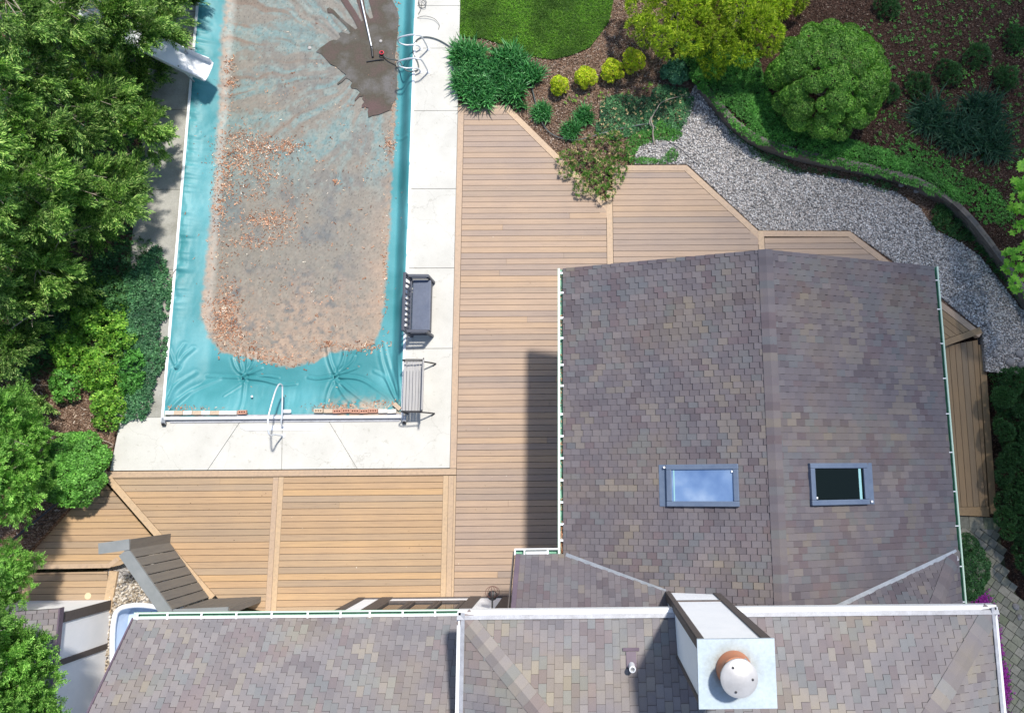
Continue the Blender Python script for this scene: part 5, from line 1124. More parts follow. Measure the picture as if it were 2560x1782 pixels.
# white rimmed tub on the pebbles
tbz = W(330, 1580, 0.1)
tub = thing('window_well_cover', 'white rimmed pale blue plastic tub on pebbles by the roof corner', 'plastic tub', W(330, 1560, -.2))
TP = [W(a, b, .12) for a, b in ((283, 1740), (281, 1600), (286, 1545), (294, 1526), (312, 1516), (350, 1512), (400, 1518), (460, 1530), (460, 1740))]
TPc = crom(TP, 5); mb = MB(); mb.tube(TPc, .055, 10, closed=True); mb.build('rim', M_['slide'], tub, smooth=True)
mb = MB(); n = len(TPc); cc = sum(TPc, Vector()) / n; rings = [[(cc.x + (p.x - cc.x) * s, cc.y + (p.y - cc.y) * s, z) for p in TPc] for s, z in ((1, .12), (.93, -.05), (.86, -.28), (.5, -.34))]
for r in rings: mb.v += r
for i in range(3):
    for j in range(n): mb.f.append([i * n + j, i * n + (j + 1) % n, (i + 1) * n + (j + 1) % n, (i + 1) * n + j]); mb.c.append(None)
mb.f.append([3 * n + j for j in range(n)]); mb.c.append(None); mb.build('basin', noisy('pale_blue_plastic', (0.42, 0.54, 0.72), (0.55, 0.66, 0.82), 3, .35), tub, smooth=True)

# ---- grey privacy screen on the deck edge
sc = thing('privacy_screen', 'grey stained board privacy screen turning along the deck edge', 'screen', (-8.9, -2.0, 0))
A0 = Vector(W(424, 1356)); A1 = Vector(W(523, 1494)); dS = (A1 - A0).normalized(); nb = 7; hS = 1.47
for i in range(nb):
    p = A0 + (A1 - A0) * (i + .5) / nb; mb = MB(); mb.box(p + Vector((0, 0, hS / 2 + .02)), ((A1 - A0).length / nb - .022, .028, hS), Matrix.Rotation(math.atan2(dS.y, dS.x), 3, 'Z')); mb.build('board', M_['greywood'], sc)
nS = Vector((dS.y, -dS.x, 0)); t0 = A0 - dS * .02 + nS * .11 + Vector((0, 0, hS + .03)); t1 = A1 + dS * .25 + nS * .11 + Vector((0, 0, hS + .03))
mb = MB(); mb.bar(t0, t1, .23, .04); mb.build('cap', M_['capwood'], sc)
mb = MB(); mb.bar(A0 + nS * .045 + Vector((0, 0, hS * .8)), A1 + nS * .045 + Vector((0, 0, hS * .8)), .05, .09); mb.build('back_rail', M_['greywood'], sc); mb = MB(); mb.bar(A0 + nS * .045 + Vector((0, 0, .3)), A1 + nS * .045 + Vector((0, 0, .3)), .05, .09); mb.build('back_rail', M_['greywood'], sc)
E0 = A0 + Vector((-.22, .02, 0)); E1 = A0 + Vector((.32, .0, 0))
mb = MB(); mb.box(A0 + Vector((.0, .10, hS / 2 + .01)), (.03, .20, hS + .02)); mb.build('end_board', M_['greywood'], sc)
mb = MB(); mb.bar(A0 + Vector((-.60, .02, hS + .055)), A0 + Vector((.02, .10, hS + .055)), .22, .04); mb.build('cap', M_['capwood'], sc)
mb = MB(); mb.box(A0 + Vector((-.06, -.06, hS / 2)), (.10, .10, hS)); mb.build('post', M_['greywood'], sc)
B0 = Vector(W(527, 1497)); B1 = Vector(W(646, 1492)); nb = 6
for i in range(nb):
    p = B0 + (B1 - B0) * (i + .5) / nb; mb = MB(); mb.box(p + Vector((0, 0, hS / 2 + .02)), ((B1 - B0).length / nb - .022, .028, hS)); mb.build('board', M_['greywood'], sc)
mb = MB(); mb.bar(B0 + Vector((0, -.03, hS + .03)), B1 + Vector((.05, -.03, hS + .03)), .15, .04); mb.build('cap', M_['capwood'], sc)
mb = MB(); mb.box(B1 + Vector((.03, -.05, hS / 2)), (.06, .12, hS)); mb.build('post', M_['greywood'], sc)
# small spotlight at the slab corner, plate on the landing
p = W(252, 1172, .05); lt = thing('garden_spotlight', 'small white round garden spotlight at the corner of the concrete', 'spotlight', p)
mb = MB(); mb.lathe((p[0], p[1], -.04), [(.04, 0), (.085, .05), (.10, .12), (.09, .14)], 18); mb.build('housing', M_['whitedirty'], lt, smooth=True)
mb = MB(); mb.lathe((p[0], p[1], .10), [(.055, 0), (.055, .012)], 14); mb.build('lens', M_['black'], lt)
p = W(220, 1489, -.338); mb = MB(); mb.lathe(p, [(.075, 0), (.075, .006), (.06, .008), (.055, .003)], 22); tag(mb.build('deck_plate', mat('brass_ring', (0.6, 0.5, 0.33), .45), smooth=True), 'round tan cover plate set in the lowest deck landing', 'cover plate')

# ================================================================== PLANTS
M_['cypress'] = leafmat('cypress_sprays', [(0, (0.018, 0.058, 0.015)), (0.40, (0.072, 0.175, 0.035)), (0.72, (0.21, 0.385, 0.085)), (1, (0.46, 0.60, 0.22))], .3, tint=.45)
M_['cypress_lime'] = leafmat('arborvitae_sprays', [(0, (0.05, 0.15, 0.03)), (0.4, (0.13, 0.31, 0.06)), (0.75, (0.24, 0.46, 0.10)), (1, (0.38, 0.60, 0.20))], .28, tint=.35)
M_['gold'] = leafmat('golden_threads', [(0, (0.06, 0.12, 0.010)), (0.4, (0.19, 0.30, 0.018)), (0.8, (0.35, 0.46, 0.03)), (1, (0.54, 0.62, 0.07))], .3, tint=.4)
M_['goldball'] = leafmat('golden_shrub_leaves', [(0, (0.22, 0.34, 0.015)), (0.5, (0.46, 0.58, 0.03)), (0.85, (0.61, 0.64, 0.05)), (1, (0.61, 0.42, 0.06))], .35, tint=.25)
M_['boxgreen'] = leafmat('mid_green_leaves', [(0, (0.045, 0.15, 0.022)), (0.5, (0.10, 0.28, 0.045)), (1, (0.19, 0.42, 0.09))], .25, tint=.35)
M_['darkgreen'] = leafmat('dark_green_leaves', [(0, (0.018, 0.06, 0.02)), (0.6, (0.045, 0.13, 0.042)), (1, (0.09, 0.21, 0.07))], .2, tint=.35)
M_['teal'] = leafmat('blue_green_leaves', [(0, (0.025, 0.09, 0.05)), (0.6, (0.06, 0.19, 0.10)), (1, (0.13, 0.30, 0.18))], .2, tint=.3)
M_['ivy'] = leafmat('ivy_leaves', [(0, (0.016, 0.06, 0.028)), (0.55, (0.045, 0.14, 0.06)), (1, (0.11, 0.26, 0.12))], .2, tint=.45)
M_['cushion'] = leafmat('cushion_leaves', [(0, (0.04, 0.13, 0.018)), (0.5, (0.11, 0.28, 0.04)), (1, (0.25, 0.45, 0.09))], .25, tint=.45)
M_['vinca'] = leafmat('ground_cover_leaves', [(0, (0.03, 0.11, 0.018)), (0.5, (0.06, 0.21, 0.035)), (1, (0.12, 0.34, 0.07))], .3, tint=.35)
M_['lily'] = leafmat('lily_blades', [(0, (0.022, 0.11, 0.03)), (0.5, (0.05, 0.21, 0.06)), (0.9, (0.11, 0.32, 0.11)), (1, (0.24, 0.46, 0.24))], .3, tint=.3)
M_['darkgrass'] = leafmat('dark_blades', [(0, (0.01, 0.04, 0.022)), (0.6, (0.022, 0.075, 0.042)), (1, (0.06, 0.12, 0.07))], .2, tint=.3)
M_['limeleaf'] = leafmat('lime_leaves', [(0, (0.05, 0.15, 0.02)), (0.5, (0.12, 0.29, 0.035)), (1, (0.26, 0.44, 0.07))], .35, tint=.45)
M_['maple'] = leafmat('maple_leaves', [(0, (0.13, 0.36, 0.035)), (0.5, (0.22, 0.50, 0.05)), (1, (0.34, 0.62, 0.09))], .4, rough=.45, tint=.2)
M_['straw'] = leafmat('dry_stems', [(0, (0.28, 0.20, 0.09)), (0.5, (0.44, 0.34, 0.18)), (1, (0.60, 0.50, 0.30))], .2, tint=.2)
M_['magenta'] = leafmat('magenta_petals', [(0, (0.20, 0.015, 0.20)), (0.6, (0.34, 0.03, 0.34)), (1, (0.46, 0.08, 0.46))], .3, tint=.2)
M_['redpetal'] = leafmat('red_petals', [(0, (0.50, 0.01, 0.02)), (1, (0.65, 0.04, 0.05))], .3, tint=.1)

def edge_x(y):
    K = [(-200, 470), (0, 466), (40, 474), (100, 452), (135, 432), (165, 412), (235, 395), (280, 398), (310, 425), (350, 436), (420, 435), (490, 412), (540, 370), (590, 318), (640, 285), (700, 262), (730, 215), (790, 150), (850, 118), (905, 132), (960, 146), (1000, 160)]
    for (a, b), (c, d) in zip(K[:-1], K[1:]):
        if a <= y <= c: return b + (d - b) * (y - a) / (c - a)
    return K[-1][1]
def conifer(name, label, cand, m, group, seed, per=95, base_xy=None, hz=6.5, fs=(.24, .42), dirb=(.75, -.18, .42), FT=FROND, limbs=1):
    """cand: list of (px, py, z, r) foliage masses; returns thing with trunk, limbs and crown"""
    g_ = np.random.default_rng(seed); L_ = [(np.array(W(a, b, z)), r) for a, b, z, r in cand]
    bx_, by_ = base_xy; t = thing(name, label, 'conifer', (bx_, by_, -.04), group)
    mb = MB(); mb.tube([(bx_, by_, -.1), (bx_ + .05, by_, hz * .4), (bx_, by_ + .05, hz)], [.16, .11, .03], 9); mb.build('trunk', M_['bark'], t, smooth=True)
    mb = MB()
    for c, r in (L_ if limbs else L_[::4]):
        a = Vector((bx_, by_, max(.3, c[2] - .5))); e = Vector(c) + Vector((.15, -.05, .05)); mb.tube(crom([a, a.lerp(e, .5) + Vector((0, 0, .12)), e], 4), [.028, .026, .024, .022, .018, .014, .011, .009, .006], 5)
        for k in range(3):
            d = Vector(g_.normal(size=3)) * .22 * r / .4 + Vector(dirb) * r * .9; s_ = a.lerp(e, .72); mb.tube(crom([s_, s_ + d * .5 + Vector((0, 0, .03)), s_ + d], 3), [.009, .008, .007, .006, .005, .004, .003], 4)
    mb.build('limbs', M_['twig'], t)
    # fronds arranged in overlapping sprays on each mass
    PP = []; DD = []; SS = []; TT = []; SP = []
    for c, r in L_:
        k = int(per * (r / .42) ** 1.6); lt = g_.uniform(.25, .75); nspr = max(4, int(k / 9))
        ax0 = g_.normal(size=(nspr, 3)); ax0[:, 2] = np.abs(ax0[:, 2]) * .9 - .25; ax0 /= np.linalg.norm(ax0, axis=1, keepdims=True)
        for a in ax0:
            tip = c + a * r * np.array([1, 1, .8]) * g_.uniform(.55, 1.0); d0 = np.array(dirb) + a * .75 + g_.normal(size=3) * .12; d0 /= np.linalg.norm(d0); st = np.clip(lt + g_.uniform(-.22, .25), 0, 1)
            n_ = 9; PP.append(tip + g_.normal(size=(n_, 3)) * .055 - d0 * g_.uniform(0, .22, (n_, 1))); DD.append(d0 + g_.normal(size=(n_, 3)) * .22); SS.append(g_.uniform(*fs, n_)); TT.append(np.clip(st + g_.uniform(-.12, .12, n_), 0, 1)); SP.append(g_.normal(0, .4, n_))
    PP = np.concatenate(PP); DD = np.concatenate(DD)
    scatter('crown', m, PP, DD, FT, np.concatenate(SS), t, np.concatenate(TT), np.concatenate(SP), rs=seed); return t
bands = [(-90, 120), (120, 320), (320, 545), (545, 745), (745, 1005)]
labels = ['tall feathery green conifer at the top left corner above the slide', 'feathery conifer overhanging the white pool slide', 'wide feathery conifer leaning over the concrete walk left of the pool', 'feathery conifer above the dark undergrowth left of the pool', 'feathery conifer at the left edge behind the lime leaved shrubs']
g_ = np.random.default_rng(99)
for i, (ya, yb_) in enumerate(bands):
    cand = []; y = ya
    while y < yb_:
        ex = edge_x(y) - (24 if y < 170 else 42 if y < 540 else 72); x = ex + g_.uniform(-18, 6); 
        while x > -70:
            dd_ = (ex - x); z = .55 + dd_ / 430 * 3.0 + g_.uniform(-.5, .55)
            if g_.random() > .27: cand.append((x, y + g_.uniform(-22, 22), max(.35, z + g_.choice([-.7, 0, .35])), g_.uniform(.26, .46)))
            x -= g_.uniform(48, 78)
        y += g_.uniform(40, 54)
    if i == 0: cand += [(398, 62, 1.5, .34), (360, 58, 2.0, .38), (318, 45, 2.4, .42), (345, 92, 1.9, .36), (285, 30, 2.6, .42)]
    wy = W(200, (ya + yb_) / 2, 1.0)[1]
    conifer('conifer', labels[i], cand, M_['cypress'], 'feathery conifers left of the pool', 40 + i, base_xy=(-12.9 - .1 * i, wy))
def px_blobs(region, seed, step=46, z0=.4, zk=.0, r=(.22, .36), zr=.25, xref=None):
    g_ = np.random.default_rng(seed); out = []; xs = [p[0] for p in region]; ys_ = [p[1] for p in region]; y = min(ys_)
    while y < max(ys_):
        x = min(xs)
        while x < max(xs):
            a, b = x + g_.uniform(-12, 12), y + g_.uniform(-12, 12)
            if inpoly(a, b, region): out.append((a, b, max(.12, z0 + zk * ((xref or 0) - a) / 100 + g_.uniform(-zr, zr)), g_.uniform(*r)))
            x += step
        y += step * .9
    return out
LIME = [T_frond(i + 20, 14, .15, .05, 1.1) for i in range(5)]
conifer('arborvitae', 'yellow green arborvitae above the lower left deck landing', px_blobs([(-60, 990), (70, 985), (118, 1030), (128, 1110), (118, 1190), (95, 1245), (60, 1290), (-60, 1310)], 5, 40, 1.1, .9, xref=110), M_['cypress_lime'], 'arborvitae along the left edge', 61, 190, (-12.9, -.6), 3.6, (.13, .22), (.45, -.1, .8), LIME, 0)
conifer('arborvitae', 'small arborvitae at the left edge beside the lowest landing', px_blobs([(-60, 1375), (40, 1368), (82, 1395), (92, 1440), (70, 1500), (30, 1530), (-60, 1560)], 6, 36, 1.0, .8, (.18, .28), xref=80), M_['cypress_lime'], 'arborvitae along the left edge', 62, 190, (-12.9, -2.6), 3.0, (.12, .2), (.45, .0, .8), LIME, 0)
conifer('arborvitae', 'shaggy arborvitae in front of the shed at the bottom left', px_blobs([(-60, 1550), (40, 1550), (90, 1570), (128, 1620), (135, 1700), (128, 1840), (-60, 1860)], 7, 40, 2.3, .9, (.2, .34), xref=120), M_['cypress_lime'], 'arborvitae along the left edge', 63, 210, (-9.9 - 1.6, -4.2), 5.0, (.14, .24), (.45, .1, .8), LIME, 0)

def shrub(name, label, cat, px, py, rpx, h, n, lr, per, T, sc, m, seed, group=None, zb=-.05, ry=None, squash=.8, stem=True, nb=None, spinr=None):
    zc = zb + h * .45; c = W(px, py, zc); s = (H - zc) / FPX; rx = rpx * s; ryy = (ry or rpx) * s
    t = thing(name, label, cat, (c[0], c[1], zb), group)
    lo = lobes((c[0], c[1], zb + h * .35), rx - lr[0] * .8, ryy - lr[0] * .8, h * .62 - lr[0] * .2, n, lr[0], lr[1], seed, zb)
    P, D, TI = lobe_points(lo, per, seed, squash, -.3)
    if nb is not None: D = D + np.random.default_rng(seed).normal(size=D.shape) * nb
    scatter('foliage', m, P, D, T, np.random.default_rng(seed).uniform(sc[0], sc[1], len(P)), t, TI, rs=seed)
    if stem:
        mb = MB(); 
        for k in range(5):
            a = k * 1.257; mb.tube([(c[0], c[1], zb), (c[0] + rx * .3 * math.cos(a), c[1] + ryy * .3 * math.sin(a), zb + h * .35), (c[0] + rx * .6 * math.cos(a), c[1] + ryy * .6 * math.sin(a), zb + h * .6)], [.02, .014, .006], 6)
        mb.build('stem', M_['bark'], t)
    return t
gp = 'round golden shrubs in the mulch bed'
for px, py, r, lb_, sd in ((1397, 215, 21, 'smallest round golden shrub, nearest the lily clumps', 1), (1464, 195, 27, 'round golden shrub second from the lily clumps', 2), (1531, 178, 29, 'round golden shrub with orange tips, third from the lily clumps', 3), (1582, 153, 29, 'greenest round golden shrub, farthest from the lily clumps', 4)):
    shrub('golden_shrub', lb_, 'shrub', px, py, r, .42, 16, (.07, .12), 150, LEAF, (.024, .046), M_['goldball'] if sd < 4 else M_['goldball'], 70 + sd, gp, nb=.5)
# big cushion shrub
zbk = .28
shrub('cushion_shrub', 'large rounded mid green shrub with cauliflower like clumps on the raised bed', 'shrub', 2072, 200, 150, 1.6, 120, (.15, .29), 620, LEAF, (.030, .052), M_['cushion'], 81, None, zbk, 152, .62, nb=.30)
# golden threadleaf cypresses
def thread(label, region, seed, bxy, z0=1.0, zc=None):
    bl = px_blobs(region, seed, 34, z0, 0, (.2, .33), .22); g_ = np.random.default_rng(seed); cx_ = sum(p[0] for p in region) / len(region); cy_ = sum(p[1] for p in region) / len(region)
    b = W(*bxy, .0); t = thing('golden_cypress', label, 'shrub', b, 'golden threadleaf cypresses')
    lo = [(np.array(W(a, q, max(.3, z + .5 - ((a - cx_) ** 2 + (q - cy_) ** 2) / 26000.))), r) for a, q, z, r in bl]
    P, D, TI = lobe_points(lo, 230, seed, .75, -.2); D = D + g_.normal(size=D.shape) * .35
    scatter('foliage', M_['gold'], P, D, [T_tuft(i + 50, 13, .05, .35) for i in range(5)], g_.uniform(.08, .15, len(P)), t, TI, rs=seed)
    mb = MB(); mb.tube([(b[0], b[1], -.05), (b[0], b[1], .9)], [.09, .05], 8)
    for c, r in lo[::2]: mb.tube([(b[0], b[1], .3), tuple(c)], [.03, .008], 5)
    mb.build('trunk', M_['bark'], t); return t
thread('golden green threadleaf cypress beside the lawn at the top edge', [(1556, -70), (1575, 10), (1590, 70), (1625, 105), (1660, 140), (1700, 165), (1740, 150), (1770, 90), (1775, -70)], 31, (1690, 40))
thread('golden threadleaf cypress whose lowest tufts reach the retaining wall', [(1760, -70), (1760, 60), (1752, 130), (1782, 170), (1822, 188), (1862, 168), (1900, 120), (1930, 100), (1950, 50), (2010, 40), (2030, -70)], 32, (1860, 30))
# lily clumps
def clump(label, px, py, r, n, sc, m, seed, group, zb=-.05, name='lily_clump', lean=(0, 0), T=BLADE, cat='grass clump', tilt=.32):
    c = W(px, py, zb + .12); g_ = np.random.default_rng(seed); rr = r * (H / FPX); t = thing(name, label, cat, (c[0], c[1], zb), group)
    a = g_.uniform(0, 6.283, n); q = np.sqrt(g_.uniform(0, 1, n)) * rr * .85; P = np.stack([c[0] + q * np.cos(a), c[1] + q * np.sin(a), np.full(n, zb)], 1)
    D = np.stack([np.cos(a) * q / rr * tilt * 1.6 + lean[0], np.sin(a) * q / rr * tilt * 1.6 + lean[1], np.ones(n)], 1) + g_.normal(size=(n, 3)) * .16
    scatter('blades', m, P, D, T, g_.uniform(sc[0], sc[1], n), t, rs=seed); return t
gl = 'lily clumps beside the pool deck'
for i, (px, py, r, n, lb_) in enumerate([(1172, 145, 42, 190, 'tall lily clump at the edge of the concrete, nearest the ladder'), (1268, 162, 48, 210, 'tall lily clump below the lawn edge'), (1322, 188, 24, 70, 'loose lily clump on the right side of the group'), (1168, 210, 36, 120, 'lily clump on the left edge of the group, overhanging the concrete'), (1225, 205, 44, 170, 'lily clump in the middle of the group'), (1278, 222, 32, 120, 'lily clump in front of the deck corner on the right'), (1195, 240, 36, 130, 'low lily clump touching the top left corner of the deck')]):
    clump(lb_, px, py, r, n, (.26, .46), M_['lily'], 200 + i, gl)
gs = 'small lily clumps in the mulch'
for i, (px, py, r, n, lb_) in enumerate([(1355, 278, 24, 110, 'small dense lily clump beside the cut deck corner'), (1462, 287, 22, 80, 'small lily clump next to the dark ground cover'), (1428, 322, 22, 70, 'small lily clump with the grey hose passing below it'), (1305, 260, 10, 14, 'sparse little lily sprout at the deck corner')]):
    clump(lb_, px, py, r, n, (.16, .28), M_['lily'], 220 + i, gs)
T_thin = [T_blade(i + 80, 6, .03, .8) for i in range(5)]
gd = 'dark ornamental grasses on the raised bed'
for i, (px, py, r, n, lb_) in enumerate([(2330, 285, 42, 110, 'dark ornamental grass clump nearest the cushion shrub'), (2400, 330, 46, 130, 'dark ornamental grass clump at the centre of the swath'), (2460, 280, 46, 120, 'dark ornamental grass clump at the upper end of the swath'), (2485, 350, 42, 110, 'dark ornamental grass clump at the right end of the swath')]):
    clump(lb_, px, py, r, n, (.3, .55), M_['darkgrass'], 240 + i, gd, .3, 'ornamental_grass', (-.45, -.35), T_thin)
gm = 'low round plants on the shaded bed'
for i, (px, py, r, lb_) in enumerate([(2296, 215, 30, 'low round green plant right of the cushion shrub'), (2372, 183, 32, 'low round green plant in the middle of the shaded bed'), (2441, 140, 30, 'low round green plant above the dark grasses'), (2512, 200, 32, 'low round green plant near the right edge'), (2540, 95, 36, 'low round green plant at the upper right edge'), (2222, 235, 22, 'low round plant half under the cushion shrub'), (2215, 15, 30, 'dark low plant at the top edge of the bed')]):
    shrub('low_plant', lb_, 'plant', px, py, r, .24, 9, (.08, .16), 90, TUFT, (.045, .10), M_['darkgreen'], 300 + i, gm, .28, stem=False, nb=.6)
shrub('blue_green_shrub', 'small blue green shrub under the golden cypress', 'shrub', 1690, 182, 38, .35, 14, (.10, .14), 120, LEAFB, (.045, .07), M_['teal'], 320, None, -.05, 30, nb=.4)
shrub('boxwood', 'small dense boxwood between the east gutter and the pavers', 'shrub', 2418, 1415, 42, .75, 26, (.14, .2), 420, LEAF, (.028, .045), M_['darkgreen'], 321, None, -.3, 76, nb=.5)
shrub('leafy_shrub', 'dense small leaved shrub at the left end of the deck', 'shrub', 190, 1175, 72, .9, 30, (.16, .24), 260, LEAFB, (.05, .075), M_['boxgreen'], 322, None, -.1, 88, nb=.45)
ll = 'lime leaved shrubs between conifers and ground cover'
for i, (px, py, r, ry_, h, lb_, mm) in enumerate([(235, 800, 46, 50, .5, 'lime leaved shrub highest up, under the feathery conifer', 'limeleaf'), (180, 880, 44, 46, .5, 'lime leaved shrub nearest the left conifers', 'limeleaf'), (300, 850, 40, 44, .4, 'lime leaved shrub touching the dark ground cover', 'limeleaf'), (250, 935, 46, 40, .45, 'lime leaved shrub in the middle of the bed', 'limeleaf'), (335, 930, 30, 52, .3, 'bright low leafy shrub beside the teal ground cover', 'vinca'), (275, 1025, 40, 46, .4, 'twiggy lime shrub at the corner of the concrete', 'limeleaf'), (170, 960, 40, 40, .4, 'darker leafy shrub beside the bare mulch', 'boxgreen'), (285, 740, 44, 40, .35, 'straggly olive shrub in the shade under the conifer', 'darkgreen')]):
    shrub('leafy_shrub', lb_, 'shrub', px, py, r, h, 13, (.10, .17), 42 if i != 5 else 34, LEAFB, (.055, .085), M_[mm], 330 + i, ll, -.04, ry_, nb=.55)
# maple branch reaching in from the right
t = thing('maple_tree', 'bright lime green maple foliage at the right edge above the gravel', 'tree', (11.2, 6.0, .3)); lo = []
for px, py, z, r in [(2562, 440, 1.9, .30), (2548, 500, 1.7, .28), (2590, 520, 1.9, .36), (2560, 585, 1.6, .27), (2535, 640, 1.5, .22), (2575, 650, 1.7, .32), (2555, 705, 1.5, .25), (2600, 740, 1.6, .32), (2620, 600, 2.1, .4), (2640, 480, 2.2, .4), (2512, 668, 1.3, .12), (2640, 700, 2.0, .4)]: lo.append((np.array(W(px, py, z)), r))
P, D, TI = lobe_points(lo, 60, 91, .7, -.1); D = D * .4 + np.array([-.1, -.05, 1.0]) + np.random.default_rng(4).normal(size=D.shape) * .25
scatter('crown', M_['maple'], P, D, [T_maple(i) for i in range(6)], np.random.default_rng(5).uniform(.10, .20, len(P)), t, TI, rs=91)
mb = MB(); mb.tube([(11.2, 6.0, .2), (11.1, 6.0, 2.0), (11.3, 6.1, 4.2)], [.12, .09, .04], 9)
for c, r in lo: mb.tube(crom([(11.15, 6.0, 1.2), ((11.15 + c[0]) / 2, (6 + c[1]) / 2, c[2] + .15), tuple(c)], 4), [.03, .027, .024, .02, .016, .013, .01, .008, .006], 5)
mb.build('trunk', M_['bark'], t)
# hedge along the right edge
t = thing('juniper_hedge', 'dark blue green spreading hedge along the right side of the deck', 'hedge', W(2540, 1180, -.3)); lo = []
for a, b, z, r in px_blobs([(2494, 950), (2530, 928), (2700, 930), (2700, 1490), (2590, 1450), (2530, 1400), (2508, 1330), (2498, 1240), (2492, 1150), (2486, 1050)], 44, 26, .3, 0, (.10, .24), .16): lo.append((np.array(W(a + 8, b, z)), r))
P, D, TI = lobe_points(lo, 330, 92, .7, -.2); D = D + np.random.default_rng(6).normal(size=D.shape) * .4
scatter('foliage', M_['darkgreen'], P, D, TUFT, np.random.default_rng(7).uniform(.05, .09, len(P)), t, TI * .7, rs=92)
# sprawling shrub lying over the deck edge
t = thing('sprawling_juniper', 'sprawling half dry shrub spilling over the cut edge of the deck', 'shrub', W(1480, 420, -.02)); lo = []
for a, b, z, r in px_blobs([(1402, 372), (1450, 350), (1540, 335), (1566, 380), (1570, 430), (1556, 465), (1530, 495), (1516, 512), (1500, 480), (1450, 476), (1420, 452), (1404, 410)], 45, 26, .14, 0, (.10, .17), .06): lo.append((np.array(W(a, b, z)), r))
P, D, TI = lobe_points(lo, 60, 93, .6, -.2); g_ = np.random.default_rng(8); D = D + g_.normal(size=D.shape) * .6
kk = g_.random(len(P)) < .72; scatter('foliage', M_['cushion'], P[kk], D[kk], TUFT, g_.uniform(.06, .11, kk.sum()), t, TI[kk] * .6, rs=93)
scatter('dry_stems', M_['straw'], P[~kk], D[~kk], [T_tuft(i + 70, 6, .045, .2) for i in range(4)], g_.uniform(.08, .17, (~kk).sum()), t, rs=94)
# ground covers
def cover_plant(name, label, region, z, dens, T, sc, m, seed, hump=.08, cat='ground cover', tilt=.4, edge=.35):
    P_ = [(p[0], p[1]) for p in PX(region, z)]; X, Y = fill(P_, dens, seed); nz = fbm(X, Y, 2.6, 3, seed); ed = segdist(X, Y, P_); k = (ed + (nz - .5) * edge) > .0
    X, Y, nz, ed = X[k], Y[k], nz[k], ed[k]; Z = z + hump * (nz * 1.4) * np.clip(ed / .15, .2, 1) + NR.uniform(0, .03, len(X)); g_ = np.random.default_rng(seed)
    o = scatter(name, m, np.stack([X, Y, Z], 1), flat_nrm(len(X), seed, tilt), T, g_.uniform(sc[0], sc[1], len(X)), tint=np.clip(nz * 1.5 - .25 + g_.uniform(-.15, .15, len(X)), 0, 1), rs=seed)
    return tag(o, label, cat, kind='stuff')
cover_plant('ground_cover', 'dark blue green ground cover between the golden shrubs and gravel', [(1490, 250), (1555, 238), (1610, 232), (1650, 214), (1715, 222), (1736, 250), (1720, 300), (1698, 340), (1640, 335), (1600, 330), (1540, 352), (1480, 345), (1488, 300)], -.04, 900, LEAF, (.035, .06), M_['ivy'], 401, edge=.6)
cover_plant('dry_stems', 'straw coloured dead stems caught in the dark ground cover', [(1490, 250), (1610, 232), (1715, 222), (1720, 300), (1640, 335), (1540, 352), (1488, 300)], .02, 40, LEAF, (.03, .05), M_['straw'], 421, .06)
cover_plant('creeping_plant', 'bright green creeping plants around the small gravel patch', [(1566, 345), (1610, 322), (1650, 300), (1700, 312), (1712, 342), (1682, 356), (1640, 352), (1598, 368), (1586, 392), (1650, 398), (1680, 370), (1698, 384), (1700, 410), (1572, 411), (1560, 380)], -.03, 1300, LEAF, (.025, .045), M_['vinca'], 402)
cover_plant('creeping_vinca', 'glossy green creeping leaves tumbling over the curved retaining wall', [(1690, 110), (1720, 190), (1745, 222), (1800, 272), (1822, 268), (1860, 322), (1900, 345), (1962, 372), (1990, 368), (2060, 402), (2120, 398), (2200, 428), (2300, 448), (2350, 485), (2400, 520), (2420, 500), (2350, 440), (2240, 385), (2150, 350), (2060, 330), (1960, 290), (1920, 230), (1900, 120), (1800, 100)], .30, 850, LEAFB, (.035, .062), M_['vinca'], 403, .10)
cover_plant('shade_weeds', 'small green weeds scattered over the shaded bed', [(2150, 60), (2300, -40), (2700, -40), (2700, 560), (2520, 600), (2440, 540), (2300, 430), (2170, 380), (2200, 250), (2190, 150)], .30, 60, LEAFB, (.02, .06), M_['vinca'], 404, .02)
cover_plant('shade_weeds', 'thicker green weeds behind the right end of the retaining wall', [(2230, 330), (2330, 380), (2420, 440), (2500, 480), (2540, 560), (2460, 560), (2360, 470), (2250, 410)], .30, 420, LEAFB, (.03, .055), M_['vinca'], 405, .04)
cover_plant('wall_grass', 'dark tufted grass at the foot of the retaining wall', [(2325, 520), (2350, 505), (2430, 560), (2490, 630), (2560, 720), (2640, 800), (2560, 770), (2500, 700), (2448, 642), (2390, 600), (2330, 575)], -.03, 300, BLADE, (.12, .22), M_['darkgreen'], 406, .03)
cover_plant('wall_grass', 'dark weedy strip between the pale gravel and the curved wall', [(1770, 255), (1830, 320), (1900, 375), (1980, 408), (2080, 428), (2200, 450), (2290, 490), (2240, 486), (2150, 462), (2050, 446), (1980, 436), (1900, 405), (1835, 350), (1790, 300)], -.03, 520, LEAF, (.03, .05), M_['darkgreen'], 407, .05)
cover_plant('pachysandra', 'dense blue green ground cover spilling onto the walk left of the pool', [(360, 640), (395, 605), (424, 632), (412, 660), (430, 690), (430, 740), (424, 770), (428, 800), (418, 860), (416, 900), (408, 960), (402, 1010), (385, 1040), (350, 1056), (310, 1056), (298, 1000), (300, 940), (285, 880), (288, 830), (300, 760), (310, 690)], .02, 700, LEAFB, (.045, .07), M_['ivy'], 408, .12, tilt=.5, edge=.9)
cover_plant('undergrowth', 'dark tangled undergrowth in the shade below the conifers', [(250, 640), (330, 590), (390, 600), (350, 700), (330, 800), (300, 900), (200, 900), (60, 960), (-80, 960), (-80, 600)], .0, 260, BLADE, (.06, .14), M_['darkgreen'], 409, .06)
